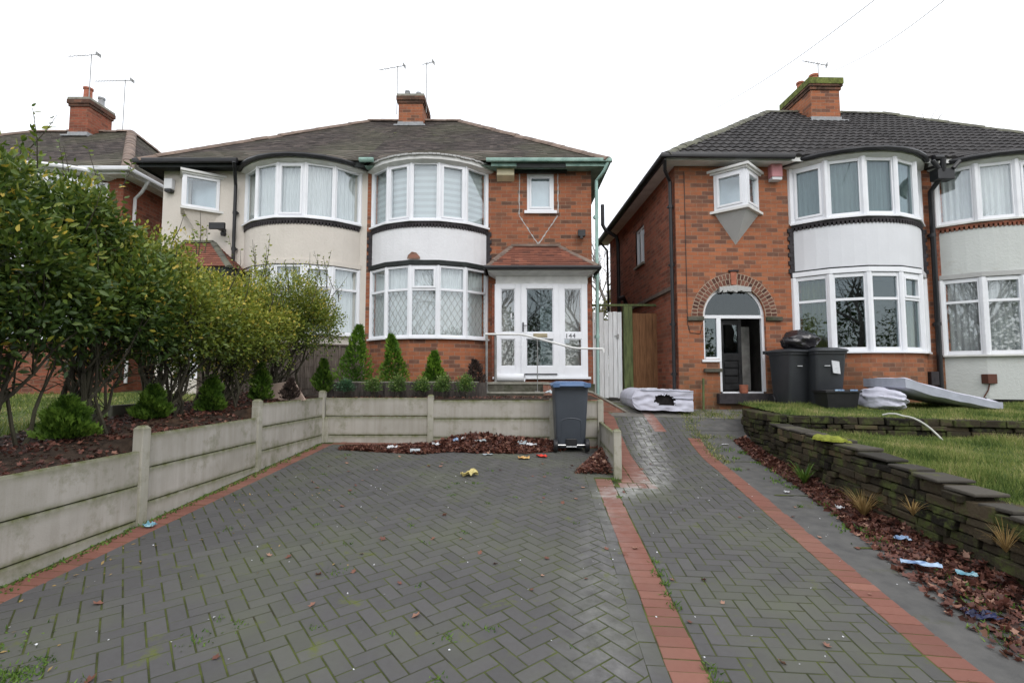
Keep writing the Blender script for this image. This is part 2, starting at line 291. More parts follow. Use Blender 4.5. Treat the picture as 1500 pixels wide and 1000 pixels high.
# ------------------------------------------------------------------ helpers
ORG = {}
def rot(frame): return Matrix.Rotation(R(frame), 4, 'Z')
def thing(name, label, cat, loc, frame=0, group=None):
    """Empty at the thing's base; loc is given in the frame (a z-rotated copy of the world)."""
    o = bpy.data.objects.new(name, None); C.objects.link(o); o.empty_display_size = .2
    o.location = rot(frame) @ Vector(loc); o.rotation_euler = (0, 0, R(frame))
    o['label'] = label; o['category'] = cat
    if group: o['group'] = group
    ORG[o.name] = Vector(loc); return o
def tag(o, label, cat, group=None, kind=None):
    o['label'] = label
    if cat: o['category'] = cat
    if group: o['group'] = group
    if kind: o['kind'] = kind
    return o
def finish_mesh(me, smooth, ang=40):
    if smooth:
        me.polygons.foreach_set('use_smooth', [True]*len(me.polygons))
        me.set_sharp_from_angle(angle=R(ang))
class MB:
    def __init__(s): s.v = []; s.f = []; s.t = []; s.e = []
    def add(s, vs, fs, t=None, e=None):
        o = len(s.v); s.v += [tuple(p) for p in vs]
        for f in fs: s.f.append(tuple(i+o for i in f)); s.t.append(random.random() if t is None else t)
        s.e += list(e) if e is not None else [0.0]*len(vs)
        return s
    def quad(s, a, b, c, d, t=None): return s.add([a, b, c, d], [(0, 1, 2, 3)], t)
    def poly(s, pts, t=None): return s.add(pts, [tuple(range(len(pts)))], t)
    def box(s, x0, x1, y0, y1, z0, z1, t=None, mat=None):
        v = [(x, y, z) for z in (z0, z1) for y in (y0, y1) for x in (x0, x1)]
        if mat is not None: v = [mat @ Vector(p) for p in v]
        return s.add(v, [(0, 2, 3, 1), (4, 5, 7, 6), (0, 1, 5, 4), (2, 6, 7, 3), (0, 4, 6, 2), (1, 3, 7, 5)], random.random() if t is None else t)
    def obox(s, a, b, u0, u1, d0, d1, z0, z1, t=None):
        """box along the plan line a->b (u along it), d = depth outward (to the right of a->b), z absolute"""
        a = Vector((a[0], a[1], 0)); b = Vector((b[0], b[1], 0)); d = (b-a).normalized(); n = Vector((d.y, -d.x, 0))
        v = [a+d*u+n*dd+Vector((0, 0, z)) for z in (z0, z1) for dd in (d1, d0) for u in (u0, u1)]
        return s.add(v, [(0, 2, 3, 1), (4, 5, 7, 6), (0, 1, 5, 4), (2, 6, 7, 3), (0, 4, 6, 2), (1, 3, 7, 5)], random.random() if t is None else t)
    def prism(s, pts, off, t=None):
        n = len(pts); off = Vector(off); a = [Vector(p) for p in pts]; b = [p+off for p in a]
        fs = [tuple(range(n))[::-1], tuple(range(n, 2*n))]+[(i, (i+1) % n, n+(i+1) % n, n+i) for i in range(n)]
        return s.add(a+b, fs, random.random() if t is None else t)
    def tube(s, pts, r, n=8, t=None, cap=True):
        pts = [Vector(p) for p in pts]; rs = r if isinstance(r, (list, tuple)) else [r]*len(pts)
        rings = []; up = Vector((0, 0, 1)); prev = None
        for i, p in enumerate(pts):
            d = (pts[min(i+1, len(pts)-1)]-pts[max(i-1, 0)]).normalized()
            x = d.cross(up if prev is None else prev)
            if prev is not None: y = (prev-d*prev.dot(d)).normalized(); x = d.cross(y)
            else:
                if x.length < 1e-3: x = d.cross(Vector((0, 1, 0)))
                x.normalize(); y = x.cross(d)
                y = y.normalized()
            prev = y; x = x.normalized()
            rings.append([p+(x*math.cos(2*PI*k/n)+y*math.sin(2*PI*k/n))*rs[i] for k in range(n)])
        vs = [q for rg in rings for q in rg]; fs = []
        for i in range(len(pts)-1):
            for k in range(n): fs.append((i*n+k, i*n+(k+1) % n, (i+1)*n+(k+1) % n, (i+1)*n+k))
        if cap: fs += [tuple(range(n))[::-1], tuple((len(pts)-1)*n+k for k in range(n))]
        return s.add(vs, fs, random.random() if t is None else t)
    def lathe(s, prof, cx, cy, n=16, t=None, axis='z'):
        vs = []; fs = []
        for r, z in prof:
            for k in range(n):
                a = 2*PI*k/n
                vs.append((cx+r*math.cos(a), cy+r*math.sin(a), z))
        for i in range(len(prof)-1):
            for k in range(n): fs.append((i*n+k, i*n+(k+1) % n, (i+1)*n+(k+1) % n, (i+1)*n+k))
        fs += [tuple(range(n))[::-1], tuple((len(prof)-1)*n+k for k in range(n))]
        return s.add(vs, fs, t)
    def build(s, name, mat, parent=None, smooth=False, bevel=0, label=None, uvoff=0):
        org = ORG.get(parent.name, Vector((0, 0, 0))) if parent else Vector((0, 0, 0))
        me = bpy.data.meshes.new(name)
        vs = [(v[0]-org.x, v[1]-org.y, v[2]-org.z) for v in s.v]
        me.from_pydata(vs, [], s.f); me.update()
        a = me.attributes.new('tint', 'FLOAT', 'FACE'); a.data.foreach_set('value', s.t)
        if any(s.e):
            a = me.attributes.new('edge', 'FLOAT', 'POINT'); a.data.foreach_set('value', s.e)
        uv = me.uv_layers.new(name='UVMap'); z = Vector((0, 0, 1)); vv = s.v
        for p in me.polygons:
            n = p.normal
            if abs(n.z) > .8:
                for li in p.loop_indices: q = vv[me.loops[li].vertex_index]; uv.data[li].uv = (q[0], q[1])
            else:
                h = Vector((-n.y, n.x, 0)).normalized()
                if h.x < -.3 or (abs(h.x) <= .3 and h.y < 0): h = -h
                for li in p.loop_indices: q = vv[me.loops[li].vertex_index]; uv.data[li].uv = (q[0]*h.x+q[1]*h.y+uvoff, q[2])
        finish_mesh(me, smooth)
        if mat: me.materials.append(mat)
        o = bpy.data.objects.new(name, me); C.objects.link(o)
        if parent: o.parent = parent; ORG[o.name] = org
        if bevel:
            b = o.modifiers.new('bevel', 'BEVEL'); b.width = bevel; b.segments = 2; b.limit_method = 'ANGLE'; b.angle_limit = R(50)
        if label: o['label'] = label
        return o
def single(mb, name, mat, label, cat, base, group=None, **k):
    """a thing that is one mesh, with its origin at its base"""
    org = Vector(base); mb.v = [(v[0]-org.x, v[1]-org.y, v[2]-org.z) for v in mb.v]
    o = mb.build(name, mat, None, **k); o.location = base; o['label'] = label; o['category'] = cat
    if group: o['group'] = group
    return o
def struct(mb, name, mat, kind='structure', label=None, **k):
    o = mb.build(name, mat, None, **k); o['kind'] = kind
    if label: o['label'] = label
    return o
def scatter(name, bv, bf, P, Rm, S, mat, parent=None, tint=None, smooth=False):
    """numpy: many copies of a small leaf shape merged into one mesh"""
    bv = np.asarray(bv, float); k = len(bv); n = len(P)
    S = np.asarray(S, float)
    if S.ndim == 1: S = S[:, None]*np.ones((1, 3))
    V = np.einsum('nij,nkj->nki', Rm, bv[None]*S[:, None, :])+np.asarray(P)[:, None, :]
    if parent:
        V = V-np.array(ORG[parent.name])[None, None, :]
    V = V.reshape(-1, 3)
    lens = [len(f) for f in bf]; flat = np.array([i for f in bf for i in f])
    loops = (flat[None]+(np.arange(n)*k)[:, None]).reshape(-1)
    tot = np.tile(lens, n); st = np.concatenate([[0], np.cumsum(tot)[:-1]])
    me = bpy.data.meshes.new(name); me.vertices.add(len(V)); me.vertices.foreach_set('co', V.ravel())
    me.loops.add(len(loops)); me.loops.foreach_set('vertex_index', loops.astype(np.int32))
    me.polygons.add(len(tot)); me.polygons.foreach_set('loop_start', st.astype(np.int32)); me.polygons.foreach_set('loop_total', tot.astype(np.int32))
    me.update(calc_edges=True); me.validate()
    if tint is None: tint = rng.random(n)
    a = me.attributes.new('tint', 'FLOAT', 'FACE'); a.data.foreach_set('value', np.repeat(tint, len(bf)).astype(np.float32))
    if smooth: me.polygons.foreach_set('use_smooth', [True]*len(me.polygons))
    me.materials.append(mat)
    o = bpy.data.objects.new(name, me); C.objects.link(o)
    if parent: o.parent = parent; ORG[o.name] = ORG[parent.name]
    return o
def rotmats(dirs, roll=None):
    """columns: x = side, y = along dirs, z = normal"""
    d = dirs/np.linalg.norm(dirs, axis=1, keepdims=True); n = len(d)
    r = rng.normal(size=(n, 3)) if roll is None else roll
    x = np.cross(d, r); x /= np.linalg.norm(x, axis=1, keepdims=True)+1e-9
    z = np.cross(x, d); return np.stack([x, d, z], axis=2)
LEAF_V = [(0, 0, 0), (-.22, .35, .05), (0, .4, 0), (.22, .35, .05), (-.17, .75, .06), (0, .8, .01), (.17, .75, .06), (0, 1.1, -.04)]
LEAF_F = [(0, 2, 1), (0, 3, 2), (1, 2, 5, 4), (2, 3, 6, 5), (4, 5, 7), (5, 6, 7)]
SIMPLE_V = [(0, 0, 0), (-.26, .5, .06), (0, 1, 0), (.26, .5, .06)]; SIMPLE_F = [(0, 3, 2), (0, 2, 1)]
BLADE_V = [(-.5, 0, 0), (.5, 0, 0), (.3, .55, .06), (-.3, .55, .06), (0, 1, .2)]; BLADE_F = [(0, 1, 2, 3), (3, 2, 4)]
# ------------------------------------------------------------------ ground heights (world frame: Y runs up the drive)
def ss(x): x = max(0, min(1, x)); return x*x*(3-2*x)
def g(X, Y):
    Y2 = min(Y, 10.6)
    z = -.065*(7.9-Y2)-.02*(max(-4, min(X, 4))-.45)
    if X > .9: z += .45*ss((Y-7.4)/3.2)
    return z
def gnp(X, Y): return np.array([g(a, b) for a, b in zip(X, Y)])
# ================================================================== SETTING
def sheet(name, poly_x, y0, y1, ny, zoff, mat, nx=6, zf=g):
    """sheet that follows the ground between two x limits given as functions of y"""
    b = MB(); xl, xr = poly_x
    for j in range(ny+1):
        y = y0+(y1-y0)*j/ny
        for i in range(nx+1):
            x = xl(y)+(xr(y)-xl(y))*i/nx; b.v.append((x, y, zf(x, y)+zoff)); b.e.append(0)
    for j in range(ny):
        for i in range(nx):
            a = j*(nx+1)+i; b.f.append((a, a+1, a+nx+2, a+nx+1)); b.t.append(random.random())
    return struct(b, name, mat, smooth=True)
def far_z(x, y):
    if y > 8: z = .38
    elif y < 0: z = -.95
    else: z = -.95+(y/8)*1.33
    z = min(z, g(x, y)-.12) if -4.2 < x < 3.6 and 0 < y < 12 else z
    if x > 3.3 and y < 9: z = min(z, -.5)
    if x < -3.4 and y < 9.5: z = min(z, .1)
    return z
b = MB(); xs = [-600, -150, -60, -30, -15, -8]+[-4+i*.5 for i in range(17)]+[6, 10, 20, 40, 90, 200, 600]
ys = [-600, -150, -60, -30, -15, -6, -2]+[i*.5 for i in range(0, 27)]+[16, 20, 30, 60, 150, 600]
for y in ys:
    for x in xs: b.v.append((x, y, far_z(x, y))); b.e.append(0)
nx = len(xs)
for j in range(len(ys)-1):
    for i in range(nx-1):
        a = j*nx+i; b.f.append((a, a+1, a+nx+1, a+nx)); b.t.append(0)
struct(b, 'ground', M['verge'])
b = MB(); b.box(-60, 60, -12, -4, -.94, -.90); struct(b, 'road', M['road'])
b = MB(); b.box(-60, 60, -4, -1.2, -.93, -.80); struct(b, 'pavement', M['path'])
# mossy sheet that shows between the blocks
sheet('driveway_base', (lambda y: -3.72, lambda y: .9 if y > 6.2 else 2.45), -.6, 8.45, 90, -.0038, M['joint'], 10)
sheet('driveway_base', (lambda y: .9, lambda y: 2.6), 6.2, 10.2, 60, -.0042, M['joint'], 8)
sheet('path', (lambda y: float(np.interp(y, [-.3, 2.97, 6.93, 8.55, 8.8], [2.03, 2.18, 2.44, 2.5, 2.33]))+.085, lambda y: 3.7), -.6, 10.9, 46, -.002, M['path'], 6)
sheet('yard', (lambda y: -.2 if y > 10.5 else 1.0+max(0, 10.5-y)*.3, lambda y: 4.6), 9.5, 13.5, 12, .004, M['yard'], 8)

# ---- block paving: every block is real geometry, laid herringbone and clipped to its area
def clip(poly, reg):
    out = poly
    for i in range(len(reg)):
        a, c = reg[i], reg[(i+1) % len(reg)]; ins = out; out = []
        if not ins: break
        def side(p): return (c[0]-a[0])*(p[1]-a[1])-(c[1]-a[1])*(p[0]-a[0])
        for k in range(len(ins)):
            p, q = ins[k], ins[(k+1) % len(ins)]; sp, sq = side(p), side(q)
            if sp >= 0: out.append(p)
            if sp*sq < 0: f = sp/(sp-sq); out.append((p[0]+(q[0]-p[0])*f, p[1]+(q[1]-p[1])*f))
    return out
def area(p): return .5*sum(p[i][0]*p[(i+1) % len(p)][1]-p[(i+1) % len(p)][0]*p[i][1] for i in range(len(p)))
def salt(x, y):
    P = [(1.95, 10.2), (1.75, 8.9), (1.6, 7.6), (1.5, 6.9), (1.25, 6.1), (.8, 5.75), (.55, 4.6), (.35, 3.4), (.3, 2.2)]; best = 9
    for (a, c), (d, e) in zip(P[:-1], P[1:]):
        f = max(0, min(1, ((x-a)*(d-a)+(y-c)*(e-c))/((d-a)**2+(e-c)**2))); best = min(best, math.hypot(x-a-f*(d-a), y-c-f*(e-c)))
    return max(0, 1-best/.3)*(1 if y > 5.6 else .28)
def block(b, poly, dz=0, tx=0, ty=0, patch=None):
    if len(poly) < 3 or abs(area(poly)) < .0006: return
    cx = sum(p[0] for p in poly)/len(poly); cy = sum(p[1] for p in poly)/len(poly)
    def P(p, k, z):
        L = math.hypot(p[0]-cx, p[1]-cy)+1e-6; x = p[0]-(p[0]-cx)/L*k; y = p[1]-(p[1]-cy)/L*k
        return (x, y, g(x, y)+z+dz+tx*(x-cx)+ty*(y-cy))
    n = len(poly); vs = [P(p, .005, .0) for p in poly]+[P(p, .001, -.0025) for p in poly]+[P(p, 0, -.02) for p in poly]
    fs = [tuple(range(n))]+[(k*n+i, (k+1)*n+i, (k+1)*n+(i+1) % n, k*n+(i+1) % n) for k in (0, 1) for i in range(n)]
    b.add(vs, fs, min(1, max(0, random.gauss(.5, .16))), [salt(v[0], v[1]) for v in vs])
def herring(b, reg, ang, ox=0, oy=0, L=.2, W=.1, j=.0042):
    ca, sa = math.cos(R(ang)), math.sin(R(ang)); s = W+.0035
    xs = [p[0] for p in reg]; ys = [p[1] for p in reg]
    mx, my = (min(xs)+max(xs))/2, (min(ys)+max(ys))/2; rad = math.hypot(max(xs)-min(xs), max(ys)-min(ys))/2+.3; n = int(12/s)//2; cx, cy = 0, 4
    for a in range(-n, n):
        for c in range(-n//2, n//2):
            for (x0, y0, x1, y1) in ((0, 0, 2, 1), (0, 1, 1, 3)):
                X0, Y0, X1, Y1 = [(v)*s for v in (x0+a+2*c, y0+a-2*c, x1+a+2*c, y1+a-2*c)]
                hx, hy = (X0+X1)/2, (Y0+Y1)/2
                if math.hypot(cx+ox+hx*ca-hy*sa-mx, cy+oy+hx*sa+hy*ca-my) > rad: continue
                q = [(X0+j, Y0+j), (X1-j, Y0+j), (X1-j, Y1-j), (X0+j, Y1-j)]
                q = [(cx+ox+x*ca-y*sa, cy+oy+x*sa+y*ca) for x, y in q]
                q = clip(q, reg)
                if q: block(b, q, random.gauss(0, .0005), random.gauss(0, .003), random.gauss(0, .003))
def course(b, pts, wid, L=.1, off=0, j=.0035, lift=0):
    """a row of blocks laid across the polyline (soldier course)"""
    for (p, q) in zip(pts[:-1], pts[1:]):
        d = math.hypot(q[0]-p[0], q[1]-p[1]); ux, uy = (q[0]-p[0])/d, (q[1]-p[1])/d; nxx, nyy = -uy, ux
        n = int(d/(L+.0035)); s = d/n
        for i in range(n):
            u0, u1 = i*s+j, (i+1)*s-j; jw = random.gauss(0, .0025)
            q4 = [(p[0]+ux*u+nxx*(v+jw), p[1]+uy*u+nyy*(v+jw)) for u, v in ((u0, off+wid/2), (u0, off-wid/2), (u1, off-wid/2), (u1, off+wid/2))]
            block(b, q4, lift+random.gauss(0, .0012), random.gauss(0, .005), random.gauss(0, .005))
b = MB()
herring(b, [(-3.37, -.3), (.53, -.3), (.53, 8.05), (-3.37, 7.86)], 41.5)
herring(b, [(.53, 6.42), (.9, 6.42), (.9, 8.15), (.53, 8.12)], 41.5)
course(b, [(.58, -.3), (.58, 6.42)], .1, .2)
struct(b, 'driveway_paving', M['paver'])
b = MB()
herring(b, [(.845, -.3), (1.925, -.3), (2.075, 2.97), (.845, 2.97)], 0)
herring(b, [(.845, 2.97), (2.075, 2.97), (2.275, 6.0), (.845, 6.0)], 0)
herring(b, [(1.32, 6.0), (2.275, 6.0), (2.335, 6.93), (1.32, 6.93)], 0)
herring(b, [(1.32, 6.93), (2.335, 6.93), (2.395, 8.55), (1.32, 8.55)], 0)
herring(b, [(1.32, 8.55), (2.5, 8.55), (2.45, 10.0), (1.32, 10.0)], 0)
struct(b, 'side_drive_paving', M['paver'])
b = MB()
course(b, [(.735, -.3), (.735, 6.35)], .2)
course(b, [(2.03, -.3), (2.18, 2.97), (2.44, 6.93), (2.5, 8.55)], .2)
course(b, [(1.2, 6.22), (1.22, 9.8)], .22)
course(b, [(.9, 6.1), (1.34, 6.1)], .2)
course(b, [(1.02, 6.22), (1.02, 9.8)], .13)
course(b, [(-3.3, 8.02), (.9, 8.27)], .16)
course(b, [(2.02, 8.8), (1.98, 9.9)], .2, lift=.005)
course(b, [(-3.47, -.3), (-3.47, 7.9)], .2)
course(b, [(-3.4, 7.95), (.6, 8.2)], .1, .2)
struct(b, 'red_edging', M['paver_red'])

# ================================================================== HOUSES
def rect_wall(b, x0, x1, z0, z1, y, holes, ny=None):
    """vertical wall in the plane y with rectangular holes (x0,x1,z0,z1)"""
    X = sorted({x0, x1, *[v for h in holes for v in h[:2] if x0 < v < x1]}); Z = sorted({z0, z1, *[v for h in holes for v in h[2:4] if z0 < v < z1]})
    for i in range(len(X)-1):
        for k in range(len(Z)-1):
            cx, cz = (X[i]+X[i+1])/2, (Z[k]+Z[k+1])/2
            if any(h[0] < cx < h[1] and h[2] < cz < h[3] for h in holes): continue
            b.quad((X[i], y, Z[k]), (X[i+1], y, Z[k]), (X[i+1], y, Z[k+1]), (X[i], y, Z[k+1]), .5)
def reveal(b, h, y, d):
    x0, x1, z0, z1 = h
    b.quad((x0, y, z0), (x0, y+d, z0), (x0, y+d, z1), (x0, y, z1)); b.quad((x1, y+d, z0), (x1, y, z0), (x1, y, z1), (x1, y+d, z1))
    b.quad((x0, y+d, z1), (x1, y+d, z1), (x1, y, z1), (x0, y, z1)); b.quad((x0, y, z0), (x1, y, z0), (x1, y+d, z0), (x0, y+d, z0))
def leaded(b, a, c, u0, u1, d, z0, z1, step=.13, r=.004):
    """diamond lattice strips inside a rectangle on the plan line a->c"""
    W, H = u1-u0, z1-z0; k = 1.6
    for sgn in (1, -1):
        t = -H/k-step
        while t < W+H/k+step:
            pts = []
            # line u = t + sgn*(z)/k
            def U(z): return t+sgn*z/k if sgn > 0 else t+(H-z)/k-H/k+H/k
            za, zb = 0, H; ua, ub = (t, t+H/k) if sgn > 0 else (t+H/k, t)
            # clip to 0..W
            def cl(ua, za, ub, zb):
                o = []
                for (u, z, u2, z2) in ((ua, za, ub, zb), (ub, zb, ua, za)):
                    if u < 0: f = (0-u)/(u2-u) if u2 != u else 2; z = z+(z2-z)*f; u = 0
                    elif u > W: f = (W-u)/(u2-u) if u2 != u else 2; z = z+(z2-z)*f; u = W
                    o.append((u, z))
                return o
            if not (max(ua, ub) <= 0 or min(ua, ub) >= W):
                (p, q) = cl(ua, za, ub, zb)
                A = Vector((a[0], a[1], 0)); D = (Vector((c[0], c[1], 0))-A).normalized(); n = Vector((D.y, -D.x, 0))
                P0 = A+D*(u0+p[0])+n*d+Vector((0, 0, z0+p[1])); P1 = A+D*(u0+q[0])+n*d+Vector((0, 0, z0+q[1]))
                w_ = (P1-P0).normalized().cross(n)*r
                b.quad(P0-w_, P1-w_, P1+w_, P0+w_)
            t += step
def light(fr, gl, a, c, z0, z1, bd=.055, transom=None, case=None, lat=None, dep=.0):
    """one window light on plan line a->c: frame members into fr, glass into gl"""
    L = math.hypot(c[0]-a[0], c[1]-a[1]); D0, D1 = -.05+dep, .02+dep
    fr.obox(a, c, 0, bd, D0, D1, z0, z1); fr.obox(a, c, L-bd, L, D0, D1, z0, z1)
    fr.obox(a, c, bd, L-bd, D0, D1, z0, z0+bd); fr.obox(a, c, bd, L-bd, D0, D1, z1-bd, z1)
    zs = [(z0+bd, z1-bd)]
    if transom:
        fr.obox(a, c, bd, L-bd, D0, D1-.002, transom-.025, transom+.025); zs = [(z0+bd, transom-.025), (transom+.025, z1-bd)]
    for i, (p, q) in enumerate(zs):
        u0, u1 = bd, L-bd
        if case and i in case:
            k = .042
            fr.obox(a, c, u0, u0+k, D0, D1+.018, p, q); fr.obox(a, c, u1-k, u1, D0, D1+.018, p, q)
            fr.obox(a, c, u0+k, u1-k, D0, D1+.018, p, p+k); fr.obox(a, c, u0+k, u1-k, D0, D1+.018, q-k, q)
            u0 += k; u1 -= k; p += k; q -= k
        gl.obox(a, c, u0-.005, u1+.005, dep-.022, dep-.014, p-.005, q+.005)
        if lat is not None and i == 0: leaded(lat, a, c, u0, u1, dep-.010, p, q)
def arc(xc, y, w, proj, n=5, off=0):
    h = w/2; Rr = (h*h+proj*proj)/(2*proj); th = math.asin(min(1, h/Rr)); cy = y-proj+Rr
    return [(xc+(Rr+off)*math.sin(-th+2*th*i/n), cy-(Rr+off)*math.cos(-th+2*th*i/n)) for i in range(n+1)]
def strip(b, pts, z0, z1, t=None):
    for p, q in zip(pts[:-1], pts[1:]): b.quad((p[0], p[1], z0), (q[0], q[1], z0), (q[0], q[1], z1), (p[0], p[1], z1), t)
def fan(b, pts, z, yback, up=True):
    c = [(p[0], p[1], z) for p in pts]+[(pts[-1][0], yback, z), (pts[0][0], yback, z)]
    b.poly(c if up else c[::-1])
def slabarc(b, xc, y, w, proj, o0, o1, z0, z1, n=5):
    """thin curved ledge between offsets o0 (inner) and o1 (outer)"""
    A = arc(xc, y, w, proj, n, o0); B = arc(xc, y, w, proj, n, o1)
    for i in range(n):
        a, c, d, e = A[i], A[i+1], B[i+1], B[i]
        b.add([(*a, z0), (*c, z0), (*d, z0), (*e, z0), (*a, z1), (*c, z1), (*d, z1), (*e, z1)],
              [(0, 1, 2, 3), (4, 7, 6, 5), (3, 2, 6, 7), (0, 4, 5, 1)]+([(0, 3, 7, 4)] if i == 0 else [])+([(1, 5, 6, 2)] if i == n-1 else []))
def curtain(b, pts, z0, z1, amp=.02, per=.09, t=None):
    L = 0; v = []
    for p, q in zip(pts[:-1], pts[1:]):
        d = math.hypot(q[0]-p[0], q[1]-p[1]); n = max(2, int(d/.018)); nx_, ny_ = (q[1]-p[1])/d, -(q[0]-p[0])/d
        for i in range(n):
            f = i/n; s_ = L+d*f; k = amp*math.sin(s_*2*PI/per+.7*math.sin(s_*9))
            v.append((p[0]+(q[0]-p[0])*f+nx_*k, p[1]+(q[1]-p[1])*f+ny_*k))
        L += d
    strip(b, v, z0, z1)
def bay(h, xc, w, y, proj, zb, s1, h1, s2, h2, base_m, panel_m, transom1, lat=False, up_case=(), lo_case=(), blind=None, cur=None, dark=False, teeth=True, sill_m='upvc', band_m='dark_timber', teeth_m='brick_dark', fw=.05, quoin=True):
    A = arc(xc, y, w, proj)
    b = MB(); strip(b, A, zb, s1-.03); b.build('bay_base', base_m, h)
    b = MB(); P = arc(xc, y, w, proj, 15, .01); strip(b, P, h1+.1, s2-.14); fan(b, P, h1+.1, y, False); b.build('bay_panel', panel_m, h, smooth=True)
    b = MB(); slabarc(b, xc, y, w, proj, -.02, .055, h1+.01, h1+.1); b.build('bay_band', M[band_m], h)
    if teeth:
        b = MB(); slabarc(b, xc, y, w, proj, -.02, .035, s2-.09, s2-.03, 15)
        AA = arc(xc, y, w, proj, 44, .0); AB = arc(xc, y, w, proj, 44, .03)
        for i in range(44):
            a, c = AA[i], AA[i+1]; L = math.hypot(c[0]-a[0], c[1]-a[1])
            b.obox(a, c, 0, L*.62, -.02, .032, s2-.15, s2-.088)
        for sx in ((-1, 1) if quoin else ()):    # toothed quoins at the sides of the panel
            k = 0; z = h1+.02
            while z < s2-.1:
                wd = .115 if k % 2 else .08
                x0 = xc+sx*(w/2-.01); x1 = x0+sx*wd
                b.box(min(x0, x1), max(x0, x1), y-.03, y-.001, z, z+.08); z += .083; k += 1
        b.build('bay_blue_brick', M[teeth_m], h)
    for lvl, (z0, z1) in enumerate(((s1, h1), (s2, h2))):
        fr = MB(); gl = MB(); lt = MB() if (lat and lvl == 0) else None
        for i in range(5):
            cs = lo_case if lvl == 0 else up_case
            c_ = (0,) if lvl and i in cs else ((1,) if (not lvl and i in cs) else None)
            light(fr, gl, A[i], A[i+1], z0, z1, fw, transom1 if lvl == 0 else None, c_, lt)
        for i in range(6):   # corner posts hide the mitres
            x_, y_ = A[i]; fr.add([(x_+(fw-.014)*math.cos(k*PI/4), y_+(fw-.014)*math.sin(k*PI/4), zz) for zz in (z0, z1) for k in range(8)],
                                   [(k, (k+1) % 8, 8+(k+1) % 8, 8+k) for k in range(8)])
        wdo = fr.build('bay_window', M['upvc'], h, bevel=.004)
        gl.build('window_pane', M['glass_dark'] if dark else M['glass'], wdo)
        if lt: lt.build('lead_lattice', M['steel_dull'], wdo)
        sb = MB(); slabarc(sb, xc, y, w, proj, -.06, .085, z0-.035, z0); sb.build('window_sill', M[sill_m], wdo)
        cb = MB(); I = arc(xc, y, w, proj, 5, -.10); I = [(xc-w/2+.05, y+.14)]+I[0:1]+I[1:5]+I[5:6]+[(xc+w/2-.05, y+.14)]
        m = cur if lvl == 0 else blind
        if m == 'blind': strip(cb, I, z0, z1-.03)
        elif m == 'gold':
            curtain(cb, I[:3], z0, z1, .03); curtain(cb, [((I[4][0]+I[5][0])/2, (I[4][1]+I[5][1])/2), I[5], I[6], I[7]], z0, z1, .03)
        elif m: curtain(cb, I, z0, z1)
        if m: cb.build('blind' if m == 'blind' else 'curtain', M[{'blind': 'blind', 'gold': 'curtain_gold', 'net': 'curtain', 'grey': 'curtain_grey'}[m]], wdo)
    return A
def roof_plane(b, e0, e1, r0, r1, gauge, tw, step=.012, wave=0, jit=.004):
    """tiled slope: eave e0->e1, top r0->r1 (r0 above e0). Each course is its own stepped strip, each tile its own face"""
    e0, e1, r0, r1 = map(Vector, (e0, e1, r0, r1)); U = (e1-e0).normalized(); S = (r0-e0); S = (S-U*S.dot(U)); H = S.length; S.normalize(); Nn = U.cross(S)
    if Nn.z < 0: Nn = -Nn
    n = int(H/gauge+.5); gg = H/n
    la, lb = 0, (e1-e0).length; ra, rb = (r0-e0).dot(U), (r1-e0).dot(U)
    sw = (U.cross(S)).dot(Nn) > 0
    for c in range(n):
        f0 = c/n; f1 = (c+1)/n; xa, xb = la+(ra-la)*(f0+f1)/2, lb+(rb-lb)*(f0+f1)/2
        xa0, xb0 = la+(ra-la)*f0, lb+(rb-lb)*f0; xa1, xb1 = la+(ra-la)*f1, lb+(rb-lb)*f1
        off = (0 if wave else (c % 2)*tw/2); k0 = math.floor((min(xa0, xa1)-off)/tw); k1 = math.ceil((max(xb0, xb1)-off)/tw)
        for k in range(int(k0), int(k1)):
            a, d = off+k*tw, off+(k+1)*tw
            a0, d0, a1, d1 = max(a, xa0), min(d, xb0), max(a, xa1), min(d, xb1)
            if d0-a0 < .01 and d1-a1 < .01: continue
            if d0 < a0: a0 = d0 = (a0+d0)/2
            if d1 < a1: a1 = d1 = (a1+d1)/2
            j = random.gauss(0, jit); lift = step+random.gauss(0, jit*.4)
            cols = [0, 1] if not wave else [0, .18, .36, .5, .64, .82, 1]
            def P(u, v, h): return e0+U*u+S*v+Nn*h
            prof = {0: 0, .18: .35, .36: .95, .5: 1, .64: .95, .82: .35, 1: 0}
            vs = []
            for q in cols:
                hh = wave*(prof[q] if wave else 0)
                vs += [P(a0+(d0-a0)*q, c*gg-.01+j, -.01), P(a0+(d0-a0)*q, c*gg-.01+j, lift+hh), P(a1+(d1-a1)*q, (c+1)*gg+.02, hh*.9)]
            fs = []
            for i in range(len(cols)-1):
                o = i*3; f_ = [(o, o+3, o+4, o+1), (o+1, o+4, o+5, o+2)]
                fs += f_ if sw else [t_[::-1] for t_ in f_]
            b.add(vs, fs, min(1, max(0, random.gauss(.5, .2))))
def ridges(b, p, q, r=.12, L=.36, sag=0):
    p, q = Vector(p), Vector(q); D = q-p; n = max(1, int(D.length/L)); d = D.normalized()
    sd = d.cross(Vector((0, 0, 1))).normalized(); up = sd.cross(d).normalized()
    for i in range(n):
        a = p+D*(i/n)-d*.01; c = p+D*((i+1)/n)+d*.015; k = 7
        jz = random.gauss(0, .006); vs = []
        for (o, rr) in ((a, r*1.06), (c, r)):
            for j in range(k): t = PI*j/(k-1); vs.append(o+sd*rr*math.cos(t)+up*(rr*.75*math.sin(t)-.03+jz))
        b.add(vs, [(j, j+1, k+j+1, k+j) for j in range(k-1)]+[tuple(range(k))], random.random())
def gutter(name, pts, mat, h, r=.055, board=True, bm='dark_timber'):
    b = MB(); pts = [Vector(p) for p in pts]
    b.tube(pts, r, 8); return b.build(name, M[mat], h, smooth=True)
